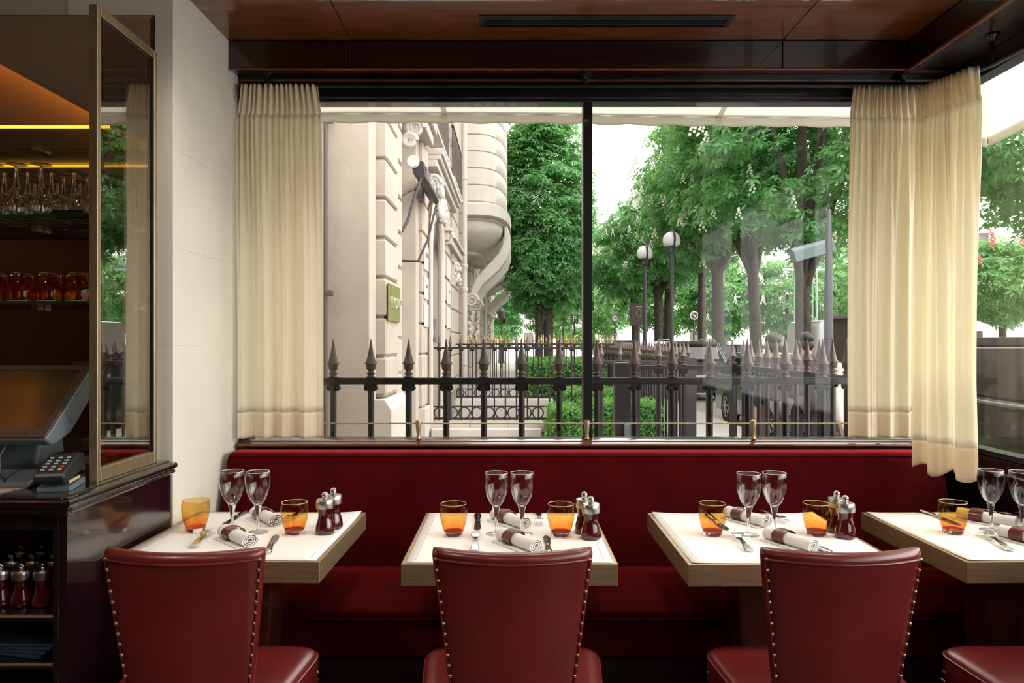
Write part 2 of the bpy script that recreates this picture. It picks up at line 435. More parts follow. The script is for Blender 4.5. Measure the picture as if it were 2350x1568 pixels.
# ------------------------------------------------------------------ windows
def frame_box(nm, x0, x1, y0, y1, z0, z1, par):
    return obj(nm, box(x0, x1, y0, y1, z0, z1), m_black, par, smooth=0, bevel=0.003, seg=1)
w1 = tag(obj('window_1', box(WX + 0.003, RX + 0.02, 3.625, 3.71, 2.641, 2.734), m_black, None, 0, 0.003, seg=1), kind='structure')
frame_box('jamb', WX + 0.004, -1.285, 3.625, 3.71, 0.976, 2.640, w1)
frame_box('jamb', 2.075, RX + 0.02, 3.625, 3.71, 0.976, 2.640, w1)
frame_box('bottom_rail', -1.284, 2.074, 3.64, 3.71, 0.96, 0.992, w1)
frame_box('mullion', 0.3485, 0.3935, 3.625, 3.71, 0.993, 2.640, w1)
frame_box('header_bead', WX + 0.004, 2.05, 3.612, 3.624, 2.655, 2.668, w1)
for a, b in ((-1.284, 0.348), (0.394, 2.074)):
    obj('glass_pane', box(a, b, 3.668, 3.674, 0.993, 2.640), m_pane, w1, smooth=0)
w2 = tag(obj('window_2', box(RX, RX + 0.07, -1.6, 3.62, 2.665, 2.758), m_black, None, 0, 0.003, seg=1), kind='structure')
frame_box('bottom_rail', RX, RX + 0.07, -1.6, 3.62, 0.957, 0.985, w2)
for y in (-1.57, 0.2, 1.95):
    frame_box('mullion', RX, RX + 0.07, y, y + 0.045, 0.986, 2.664, w2)
for a, b in ((-1.524, 0.199), (0.246, 1.949), (1.996, 3.62)):
    obj('glass_pane', box(RX + 0.03, RX + 0.036, a, b, 0.986, 2.664), m_pane, w2, smooth=0)
# chrome strip on the black wall under the side window
ch = tag(obj('chrome_strip', box(RX - 0.034, RX - 0.021, -1.0, 3.38, 0.893, 0.903), m_steel, None, 30, 0.003), 'thin chrome strip along the black wall under the side window', 'trim strip')

# window sill with rounded nose
prof = [(3.63, 0.956), (3.565, 0.956), (3.553, 0.960), (3.548, 0.968), (3.552, 0.976), (3.565, 0.981), (3.575, 0.982), (3.58, 0.986), (3.59, 0.990), (3.64, 0.992)]
si = tag(obj('window_sill', MB().prism([(p[0], p[1]) for p in prof] + [(3.64, 0.956)], 'x', -1.31, 2.07), m_sill, None, 30), 'glossy mahogany sill with rounded nose under the big window', 'sill')

# small brass café rail on the sill
cr = thing('cafe_rail', 'thin brass rail on tapered brass posts along the window sill', 'rail', (0, 3.60, 0.992))
obj('rod', MB().tube([(-0.97, 0, 0.077), (2.03, 0, 0.077)], 0.0035, 8), m_brassv, cr)
for x in (-0.455, 0.364, 1.173, 1.985):
    obj('post', MB().lathe([(0.011, 0), (0.013, 0.004), (0.009, 0.014), (0.0095, 0.03), (0.0125, 0.06), (0.0145, 0.088), (0.013, 0.093), (0.006, 0.096)], 14), m_brassv, cr, loc=(x, 0, 0))

# ------------------------------------------------------------------ curtain rods and curtains
def rod(label, p0, p1, brk):
    d = Vector(p1) - Vector(p0)
    t = thing('curtain_rod', label, 'curtain rod', p0)
    obj('pole', MB().tube([(0, 0, 0), d], 0.011, 12), m_black, t)
    for e, s in ((Vector((0, 0, 0)), -1), (d, 1)):
        obj('finial', MB().ball(e + d.normalized() * 0.01 * s, 0.016, 12, 8), m_black, t)
    for k in brk:
        c = d * k
        obj('bracket', MB().lathe([(0.010, 0.0), (0.012, 0.018), (0.010, 0.03), (0.022, 0.045), (0.032, 0.05), (0.032, 0.056)], 16, c=c), m_black, t)
    return t
rod('dark curtain rod fixed under the soffit above the big window', (-1.30, 3.586, 2.706), (1.99, 3.586, 2.706), (0.035, 0.503, 0.97))
rs = thing('curtain_rod', 'dark bent curtain rod above the side window', 'curtain rod', (1.918, 3.555, 2.645))
rpts = [Vector((0.025, -0.085, 0)), Vector((0.06, -0.19, 0)), Vector((0.125, -0.40, 0)), Vector((0.140, -0.60, 0)), Vector((0.145, -0.85, 0)), Vector((0.145, -2.55, 0))]
obj('pole', MB().tube(rpts, 0.010, 12), m_black, rs)
for e in (rpts[0], rpts[-1]): obj('finial', MB().ball(e, 0.016, 12, 8), m_black, rs)
for q in (rpts[2], rpts[4], rpts[5]):
    obj('bracket', MB().lathe([(0.009, 0.0), (0.010, 0.06), (0.009, 0.10), (0.022, 0.118), (0.030, 0.124), (0.030, 0.131)], 16, c=q), m_black, rs)

def curtain(label, path, ztop, zbot, folds, amp, seed, zhead=0.145, hem=0.125, drift=0.0, lift=None, fan=0.012, push=None):
    """path(u) -> Vector2 plan point, nrm(u) plan normal. heading, drape, hem are parts"""
    r = random.Random(seed)
    ph = [r.uniform(0, 6.28) for _ in range(6)]
    NU = 200
    # irregular fold phase
    knots = [0]
    for k in range(folds): knots.append(knots[-1] + r.uniform(0.55, 1.5))
    tot = knots[-1]
    def phase(u):
        s = u * tot
        for k in range(folds):
            if s <= knots[k + 1]:
                return k + (s - knots[k]) / (knots[k + 1] - knots[k])
        return folds
    def fold(u, sharp):
        x = math.sin(2 * math.pi * phase(u))
        return math.copysign(abs(x) ** sharp, x)
    def pt(u, z):
        c, n = path(u)
        h = (z - zbot) / (ztop - zbot)
        zc = ztop - zhead
        if z > zc:
            a = amp * 0.9 * fold(u, 0.55)
            k = (z - zc) / zhead
            a *= 0.55 + 0.75 * k
            du = (u - 0.5) * 2 * fan * k
        else:
            k = (zc - z) / (zc - zbot)
            e = min(1, k * 6)
            a = amp * (1 - 0.86 * min(1, k * 2.2)) * fold(u, 0.8)
            soft = math.sin(u * 21 + ph[0] + 1.5 * math.sin(u * 5 + ph[3]) + k * 0.9)
            a += amp * 1.15 * min(1, k * 3) * math.copysign(abs(soft) ** 0.8, soft) + amp * 0.28 * e * math.sin(u * 37 + ph[1] - k * 1.4 + 2 * math.sin(u * 6 + ph[4]))
            du = 0.006 * math.sin(3 * k + ph[2]) + drift * k * (u - 0.5) * 2
            if k < 0.05: a *= 0.55 + 9 * k
        tz = z
        if lift: tz = lift(u, z)
        t = Vector((-n[1], n[0]))
        q = c + n * a + t * du * -1
        if push: q = q + Vector(push(z))
        return (q[0], q[1], tz)
    t = thing('curtain', label, 'curtain', (0, 0, 0))
    zr = [ztop - zhead * k / 8 for k in range(9)]
    zd = [ztop - zhead - (ztop - zhead - zbot - hem) * k / 40 for k in range(41)]
    zh = [zbot + hem - hem * k / 8 for k in range(9)]
    for nm, zs, mt in (('heading', zr, m_head), ('drape', zd, m_curt), ('hem', zh, m_hem)):
        mb = MB().grid(lambda u, v: pt(u, zs[round(v * (len(zs) - 1))]), NU, len(zs))
        o = obj(nm, mb, mt, t, smooth=70)
        sdf = o.modifiers.new('thickness', 'SOLIDIFY'); sdf.thickness = 0.0016; sdf.offset = 0
    return t
def line_path(x0, y0, x1, y1):
    a, b = Vector((x0, y0)), Vector((x1, y1))
    d = (b - a).normalized(); n = Vector((d.y, -d.x))
    return lambda u: (a.lerp(b, u), n)
curtain('cream pleated curtain hanging beside the pale stone wall', line_path(-1.315, 3.555, -0.915, 3.555), 2.70, 1.004, 15, 0.017, 3, fan=0.02)
curtain('cream pleated curtain on the big window where it meets the side window', line_path(1.625, 3.565, 1.985, 3.565), 2.69, 1.004, 14, 0.016, 11, fan=0.018)
def lift_side(u, z):
    # the hem of the side curtain is bunched up over the ledge
    if z < 1.05:
        k = (1.05 - z) / 0.15
        return z + 0.02 * k * math.sin(u * 14) * k
    return z
def push_side(z):
    # the lower part hangs out over the ledge in front of the banquette back
    k = min(1, max(0, (1.35 - z) / 0.38)); k = k * k * (3 - 2 * k)
    return (-0.07 * k, -0.125 * k)
curtain('cream pleated curtain on the side window with a bunched hem hanging low', line_path(1.905, 3.49, 2.005, 3.17), 2.655, 0.895, 12, 0.018, 23, lift=lift_side, fan=0.015, push=push_side)

# ------------------------------------------------------------------ banquette
bq = thing('banquette', 'long red velvet banquette running under the big window', 'banquette', (0, 0, 0))
def rounded_profile(pts, rad, n=5):
    """round the corners of a 2D polygon"""
    out = []
    m = len(pts)
    for i in range(m):
        p0, p1, p2 = Vector(pts[i-1]), Vector(pts[i]), Vector(pts[(i+1) % m])
        r = rad[i] if isinstance(rad, (list, tuple)) else rad
        if r <= 0: out.append(tuple(p1)); continue
        a = (p0 - p1).normalized(); b = (p2 - p1).normalized()
        s, e = p1 + a * r, p1 + b * r
        for k in range(n + 1):
            t = k / n
            out.append(tuple(s * (1-t)**2 + p1 * 2*t*(1-t) + e * t*t))
    return out
BX0, BX1 = -1.325, 2.085
back_prof = rounded_profile([(3.235, 0.40), (3.395, 0.935), (3.43, 0.955), (3.545, 0.952), (3.545, 0.40)], [0.0, 0.02, 0.02, 0.01, 0.0])
obj('backrest', MB().prism(back_prof, 'x', BX0 + 0.02, 1.97), m_velvet, bq, 30, 0.012)
seat_prof = rounded_profile([(2.745, 0.435), (2.735, 0.468), (2.80, 0.487), (3.0, 0.492), (3.262, 0.478), (3.255, 0.435)], [0.004, 0.02, 0.02, 0.05, 0.0, 0.0])
obj('seat_cushion', MB().prism(seat_prof, 'x', BX0 + 0.01, BX1), m_velvet, bq, 30, 0.008)
obj('piping', MB().tube([(BX0 + 0.01, 2.742, 0.440), (BX1, 2.742, 0.440)], 0.005, 8), m_velvet, bq)
obj('front_panel', box(BX0 + 0.01, BX1, 2.765, 2.81, 0.29, 0.432), m_velvet, bq, 0, 0.006)
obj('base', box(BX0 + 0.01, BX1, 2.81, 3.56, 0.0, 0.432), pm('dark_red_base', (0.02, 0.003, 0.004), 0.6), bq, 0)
obj('piping', MB().tube([(BX0 + 0.03, 3.40, 0.942), (0.3, 3.402, 0.942), (1.965, 3.40, 0.942)], 0.004, 8), m_velvet, bq)

# ------------------------------------------------------------------ tables
TZ = 0.75
def table(label, cx, cy, w, d, rz=0):
    t = thing('dining_table', label, 'table', (cx, cy, 0), rz, 'brass-edged dining tables')
    hw, hd = w / 2, d / 2
    obj('top', box(-hw + 0.004, hw - 0.004, -hd + 0.004, hd - 0.004, TZ - 0.06, TZ - 0.0005), m_brass, t, 0)
    for x0, x1, y0, y1 in ((-hw, hw, -hd, -hd + 0.004), (-hw, hw, hd - 0.004, hd), (-hw, -hw + 0.004, -hd + 0.004, hd - 0.004), (hw - 0.004, hw, -hd + 0.004, hd - 0.004)):
        obj('edge_band', box(x0, x1, y0, y1, TZ - 0.07, TZ), m_brass, t, 0, 0.001, seg=1)
    # tapered pedestal
    tw, bw, y0, y1 = 0.148, 0.10, -0.20, -0.045
    vs = [(-bw, y0+0.02, 0.03), (bw, y0+0.02, 0.03), (bw, y1-0.02, 0.03), (-bw, y1-0.02, 0.03), (-tw, y0, TZ-0.062), (tw, y0, TZ-0.062), (tw, y1, TZ-0.062), (-tw, y1, TZ-0.062)]
    obj('pedestal', MB().add(vs, [(3,2,1,0),(4,5,6,7),(0,1,5,4),(1,2,6,5),(2,3,7,6),(3,0,4,7)]), m_leg, t, 0, 0.006)
    obj('foot_plate', box(-0.2, 0.2, y0 - 0.08, y1 + 0.055, 0, 0.03), m_leg, t, 0, 0.008)
    return t
def placemat(label, cx, cy, w, d, rz=0, curl=(0, 0, 0, 0)):
    p = thing('placemat', label, 'placemat', (cx, cy, TZ + 0.0003), rz, 'white paper placemats')
    def zc(x, y):
        z = 0.0
        for (sx, sy), c in zip(((-1,-1),(1,-1),(1,1),(-1,1)), curl):
            k = max(0, 1 - (abs(sx - x) + abs(sy - y)) / 0.5)
            z += c * k * k
        return z
    mb = MB().grid(lambda u, v: ((u-.5)*w, (v-.5)*d, zc(2*u-1, 2*v-1) + 0.0004), 21, 21)
    o = obj('sheet', mb, m_paper, p)
    s = o.modifiers.new('thickness', 'SOLIDIFY'); s.thickness = 0.0006; s.offset = 0
    i = 0.026; l = 0.0011
    hw, hd = w/2 - i, d/2 - i
    mb = MB()
    def strip(xa, xb, ya, yb):
        n = 20
        for k in range(n):
            ta, tb = k/n, (k+1)/n
            if xb - xa > yb - ya: q = (xa+(xb-xa)*ta, xa+(xb-xa)*tb, ya, yb)
            else: q = (xa, xb, ya+(yb-ya)*ta, ya+(yb-ya)*tb)
            P = [(q[0],q[2]),(q[1],q[2]),(q[1],q[3]),(q[0],q[3])]
            mb.add([(a, b, zc(a/(w/2), b/(d/2)) + 0.00085) for a, b in P], [(0,1,2,3)])
    strip(-hw, hw, -hd, -hd + l); strip(-hw, hw, hd - l, hd); strip(-hw, -hw + l, -hd, hd); strip(hw - l, hw, -hd, hd)
    obj('border_line', mb, m_redline, p)
    return p
T = [(-0.970, 2.768, 0.70, 0.70, R(-1.2), 'by the stone wall'),
     (-0.008, 2.745, 0.70, 0.715, 0, 'under the mullion'),
     (0.917, 2.740, 0.70, 0.72, 0, 'next to the corner table'),
     (1.780, 2.766, 0.615, 0.70, R(1.0), 'in the corner')]
curls = [(0, 0, 0.009, 0), (0, 0, 0, 0.003), (0.002, 0, 0.008, 0.008), (0.002, 0, 0, 0.005)]
for (cx, cy, w, d, rz, where), cu in zip(T, curls):
    table('square brass-edged table ' + where, cx, cy, w, d, rz)
    placemat('white paper placemat with red border on the table ' + where, cx, cy, w - 0.03, d - 0.03, rz, cu)

# ------------------------------------------------------------------ tableware
ZT = TZ + 0.0012
def make_wine(label):
    g = thing('wine_glass', label, 'wine glass', (0, 0, 0))
    bowl = [(0.004, 0.103), (0.016, 0.106), (0.0285, 0.121), (0.040, 0.143), (0.0475, 0.168), (0.0502, 0.190), (0.0495, 0.210), (0.0468, 0.228)]
    inner = [(r - 0.0009, z + 0.0005) for r, z in bowl[::-1]]
    obj('bowl', MB().lathe(bowl + [(0.0463, 0.2287)], 40, cap0=False, cap1=False), m_wine, g, 60)
    obj('rim', MB().tube([(0.0466*math.cos(a), 0.0466*math.sin(a), 0.2285) for a in [2*math.pi*k/40 for k in range(40)]], 0.0009, 6, closed=True), m_white_rim, g)
    obj('stem', MB().lathe([(0.0075, 0.006), (0.006, 0.02), (0.0062, 0.05), (0.009, 0.075), (0.0135, 0.094), (0.0165, 0.1045)], 24), m_solid, g, 60)
    obj('foot', MB().lathe([(0.041, 0.0), (0.042, 0.001), (0.030, 0.0028), (0.012, 0.0045), (0.0078, 0.0062)], 40), m_wine, g, 60)
    return g
m_white_rim = pm('bright_glass_rim', (0.85, 0.85, 0.87), 0.08, spec=1.0, coat=1.0)
m_amber_rim = pm('amber_glass_rim', (0.75, 0.62, 0.42), 0.1, spec=1.0, coat=1.0)
def make_tumbler(label, mt, amat):
    g = thing('tumbler', label, 'tumbler', (0, 0, 0))
    pr = [(0.0385, 0.016), (0.0455, 0.035), (0.0520, 0.060), (0.0542, 0.082), (0.0536, 0.102), (0.0512, 0.118)]
    obj('cup', MB().lathe(pr, 40, cap0=False, cap1=False), mt, g, 60)
    obj('cup_floor', MB().lathe([(0.0005, 0.0165), (0.0384, 0.0165), (0.0384, 0.019), (0.0005, 0.0195)], 32), amat, g, 40)
    obj('clear_base', MB().lathe([(0.0345, 0.0), (0.0365, 0.002), (0.0385, 0.0158)], 32), m_solid, g, 60)
    obj('rim', MB().tube([(0.0511*math.cos(a), 0.0511*math.sin(a), 0.118) for a in [2*math.pi*k/40 for k in range(40)]], 0.0010, 6, closed=True), m_amber_rim, g)
    return g
def make_mill(label):
    g = thing('pepper_mill', label, 'pepper mill', (0, 0, 0))
    obj('body', MB().lathe([(0.033, 0), (0.0365, 0.004), (0.037, 0.014), (0.034, 0.032), (0.0275, 0.052), (0.0245, 0.068), (0.0255, 0.082), (0.0285, 0.0945)], 32), m_mill, g, 50)
    obj('cap', MB().lathe([(0.0285, 0.0945), (0.0325, 0.0955), (0.0335, 0.110), (0.033, 0.122), (0.030, 0.128), (0.010, 0.1305)], 32), m_steelb, g, 40)
    obj('knob', MB().lathe([(0.006, 0.1300), (0.005, 0.1335)], 12).ball((0, 0, 0.1425), 0.0128, 18, 12), m_steel, g, 60)
    return g
def make_fork(label):
    f = thing('fork', label, 'fork', (0, 0, 0))   # tip at origin, handle along +y
    L = 0.198
    def zc(y):
        if y < 0.07: return 0.004 + 0.011 * math.sin(math.pi * min(1, y / 0.085)) * (1 if y < 0.0425 else 1) * 0.9
        k = (y - 0.07) / (L - 0.07)
        return 0.004 + 0.0105 * math.sin(math.pi * (0.07/0.085)) * (1 - k) * 0.9 + 0.004 * math.sin(math.pi * k)
    def slab(wf, y0, y1, n, xc=0, th=0.0022):
        mb = MB(); vs = []; fs = []
        for k in range(n + 1):
            y = y0 + (y1 - y0) * k / n; w = wf(k / n); z = zc(y)
            vs += [(xc - w, y, z), (xc + w, y, z), (xc + w*0.8, y, z + th), (xc - w*0.8, y, z + th)]
        for k in range(n):
            a, b = 4*k, 4*k + 4
            for i in range(4):
                j = (i + 1) % 4
                fs.append((a+i, a+j, b+j, b+i))
        fs += [(0,1,2,3), (4*n+3, 4*n+2, 4*n+1, 4*n)]
        return mb.add(vs, fs)
    def hw(t):
        return 0.0125 * (1 - t*3) + 0.0038 * t*3 if t < 1/3 else 0.0038 + (t - 1/3) * 1.5 * 0.0072
    obj('handle', slab(hw, 0.052, L, 24), m_steel, f, 40)
    for k in range(4):
        obj('tine', slab(lambda t: 0.0008 + 0.0011 * min(1, t * 3), 0.0, 0.056, 10, xc=-0.0098 + 0.00653 * k), m_steel, f, 40)
    return f
def make_knife(label):
    f = thing('table_knife', label, 'knife', (0, 0, 0))   # blade tip at origin, handle along +y
    mb = MB(); vs = []; fs = []; n = 16
    for k in range(n + 1):
        t = k / n; y = 0.105 * t
        w = 0.0095 * min(1, (t * 4) ** 0.5) if t < 0.25 else 0.0095 - 0.002 * (t - 0.25)
        th = 0.0012 + 0.001 * t
        vs += [(-w, y, 0.002), (w * 0.8, y, 0.002), (w * 0.75, y, 0.002 + th), (-w * 0.95, y, 0.002 + th * 0.5)]
    for k in range(n):
        for i in range(4):
            fs.append((4*k+i, 4*k+(i+1) % 4, 4*k+4+(i+1) % 4, 4*k+4+i))
    fs += [(0,1,2,3), (4*n+3, 4*n+2, 4*n+1, 4*n)]
    obj('blade', mb.add(vs, fs), m_steel, f, 40)
    pts = [(0, 0.103 + 0.117 * k / 10, 0.0048) for k in range(11)]
    rr = [0.0048, 0.006, 0.0048, 0.0052, 0.0058, 0.0064, 0.007, 0.0076, 0.008, 0.0078, 0.005]
    hb = MB().tube(pts, rr, 12)
    hb.v = [(x * 1.15, y, 0.0052 + (z - 0.0048) * 0.62) for x, y, z in hb.v]
    obj('handle', hb, m_steel, f, 40)
    return f
def make_napkin(label, L=0.205, txt=True):
    """rolled linen napkin, axis along +y centred on origin, lying on z=0"""
    nk = thing('rolled_napkin', label, 'napkin', (0, 0, 0))
    # spiral cross section
    turns, r0, r1 = 3.4, 0.006, 0.0285
    N = 84
    th = 0.0026
    sec = []
    for k in range(N + 1):
        t = k / N; a = -turns * 2 * math.pi * t - 0.6
        r = r0 + (r1 - r0) * t
        sec.append((1.22 * r * math.cos(a), 0.86 * r * math.sin(a), a, r))
    out = [(x, z) for x, z, a, r in sec]
    inn = [(1.22 * (r - th) * math.cos(a), 0.86 * (r - th) * math.sin(a)) for x, z, a, r in sec]
    zmin = min(z for x, z in out)
    ny = 14
    vs, fs = [], []
    m = len(out)
    for j in range(ny + 1):
        v = j / ny; y = (v - 0.5) * L
        sg = 1 + 0.05 * math.sin(v * 9) - 0.10 * math.exp(-((v - 0.36) / 0.16) ** 2)
        for x, z in out + inn[::-1]:
            vs.append((x * sg + 0.002 * math.sin(v * 5), y + 0.004 * math.sin(40 * x), (z - zmin) * (1 + 0.03 * math.sin(v * 7)) + 0.0004))
    M2 = 2 * m
    for j in range(ny):
        for i in range(M2):
            k = (i + 1) % M2
            fs.append((j*M2+i, j*M2+k, (j+1)*M2+k, (j+1)*M2+i))
    for j, rev in ((0, False), (ny, True)):
        for i in range(m - 1):
            q = (j*M2+i, j*M2+i+1, j*M2+M2-2-i, j*M2+M2-1-i)
            fs.append(q[::-1] if rev else q)
    obj('linen_roll', MB().add(vs, fs), m_linen, nk, 55)
    # loose flap under the roll
    obj('flap', MB().bb(-0.005, 0.046, -L/2 + 0.004, L/2 - 0.008, 0.0003, 0.004), m_linen, nk, 0, 0.0015)
    # band
    bw = 0.048; yc = -L * 0.14
    vs, fs = [], []
    K = 48
    ra, rb = 1.22 * r1 + 0.0012, 0.86 * r1 + 0.0012
    cz = -zmin + 0.001
    for y in (yc - bw/2, yc + bw/2):
        for s in (0, 0.0008):
            for k in range(K):
                a = 2 * math.pi * k / K
                vs.append(((ra + s) * math.cos(a), y, max(0.0002, cz + (rb + s) * math.sin(a))))
    for k in range(K):
        l = (k + 1) % K
        fs += [(K+k, K+l, 3*K+l, 3*K+k), (l, k, 2*K+k, 2*K+l), (k, l, K+l, K+k), (2*K+l, 2*K+k, 3*K+k, 3*K+l)]
    b = obj('paper_band', MB().add(vs, fs), m_band, nk, 50)
    for s in (-0.006, 0.006):
        obj('printed_line', box(-0.016, 0.016, yc + s - 0.0004, yc + s + 0.0004, cz + rb + 0.0001 - 0.0025, cz + rb + 0.0012), m_bandtext, b, 0)
    return nk

proto_w = make_wine('stemmed wine glass'); proto_t = make_tumbler('amber tumbler', m_amber, m_amberf)
proto_m = make_mill('pepper mill'); proto_f = make_fork('fork'); proto_k = make_knife('knife'); proto_n = make_napkin('napkin')
used = set()
def put(proto, loc, rz, label, group, rot=None):
    if proto.name in used:
        o = dup(proto)
    else:
        used.add(proto.name); o = proto
    o.location = loc
    o.rotation_euler = rot if rot else (0, 0, rz)
    o['label'] = label; o['group'] = group
    o.scale = SCL.get(proto.name.split('.')[0], (1, 1, 1))
    return o
SCL = {'fork': (1.45, 1.15, 1.2), 'table_knife': (1.6, 1.15, 1.3), 'wine_glass': (0.92, 0.92, 1.0), 'tumbler': (0.93, 0.93, 1.0)}
def aim(p, q):      # rotation so that local +y points from p to q
    return math.atan2(-(q[0] - p[0]), q[1] - p[1])

SET = [
 dict(w='by the stone wall', tum=[(449, 1219), (676, 1225)], win=[(533, 1221), (592, 1222)], nap=[((500, 1224), (592, 1264)), ((583, 1183), (640, 1211))],
      fork=[((483, 1221), (425, 1275)), ((658, 1201), (700, 1172))], knife=[((634, 1229), (604, 1290)), ((513, 1207), (568, 1174))], mill=[(746, 1224), (765, 1212)]),
 dict(w='under the mullion', tum=[(1041, 1229), (1287, 1230)], win=[(1139, 1226), (1198, 1226)], nap=[((1146, 1237), (1237, 1271)), ((1135, 1190), (1208, 1216))],
      fork=[((1092, 1226), (1088, 1290)), ((1238, 1209), (1236, 1180))], knife=[((1253, 1231), (1262, 1290)), ((1097, 1219), (1096, 1178))], mill=[(1356, 1236), (1341, 1223)]),
 dict(w='next to the corner table', tum=[(1635, 1228), (1874, 1228)], win=[(1718, 1228), (1777, 1226)], nap=[((1750, 1232), (1882, 1273)), ((1668, 1185), (1762, 1212))],
      fork=[((1682, 1228), (1742, 1290)), ((1806, 1203), (1752, 1178))], knife=[((1814, 1229), (1925, 1282)), ((1671, 1219), (1618, 1180))], mill=[(1940, 1234), (1920, 1221)]),
 dict(w='in the corner', tum=[(2187, 1224)], win=[(2274, 1217), (2346, 1223)], nap=[((2308, 1234), (2420, 1262)), ((2205, 1190), (2325, 1211))],
      fork=[((2255, 1227), (2345, 1283)), ((2345, 1199), (2270, 1178))], knife=[((2205, 1207), (2118, 1176))], mill=[]),
]
for s in SET:
    w = s['w']
    for i, p in enumerate(s['tum']):
        x, y = tp(*p)
        put(proto_t, (x, y, ZT), rnd.uniform(0, 6), 'amber tumbler %s on the table %s' % (('farther from the pepper mills', 'next to the pepper mills')[i] if w[0] != 'i' else 'beside the knife', w), 'amber tumblers on the tables')
    for i, p in enumerate(s['win']):
        x, y = tp(*p)
        put(proto_w, (x, y, ZT), rnd.uniform(0, 6), 'clear wine glass %s on the table %s' % ((('farther from the pepper mills', 'nearer the pepper mills') if w[0] != 'i' else ('nearer the amber tumbler', 'farther from the amber tumbler'))[i], w), 'wine glasses on the tables')
    for i, (a, b) in enumerate(s['nap']):
        pa, pb = tp(*a), tp(*b)
        c = ((pa[0] + pb[0]) / 2, (pa[1] + pb[1]) / 2)
        put(proto_n, (c[0], c[1], ZT), aim(pa, pb), 'rolled white napkin, %s side of the table %s' % (('chair', 'banquette')[i], w), 'rolled napkins on the tables')
    for i, (a, b) in enumerate(s['fork']):
        pa, pb = tp(*a), tp(*b)
        put(proto_f, (pa[0], pa[1], ZT), aim(pa, pb), 'steel fork laid on the %s side of the table %s' % (('chair', 'banquette')[i], w), 'forks on the tables')
    for i, (a, b) in enumerate(s['knife']):
        pa, pb = tp(*a), tp(*b)
        j = i if len(s['knife']) > 1 else 1
        put(proto_k, (pa[0], pa[1], ZT), aim(pa, pb), 'steel table knife laid on the %s side of the table %s' % (('chair', 'banquette')[j], w), 'knives on the tables')
    for i, p in enumerate(s['mill']):
        x, y = tp(*p)
        put(proto_m, (x, y, ZT), rnd.uniform(0, 6), 'burgundy mill nearer the %s on the table %s' % (('chair', 'banquette')[i], w), 'burgundy mills on the tables')

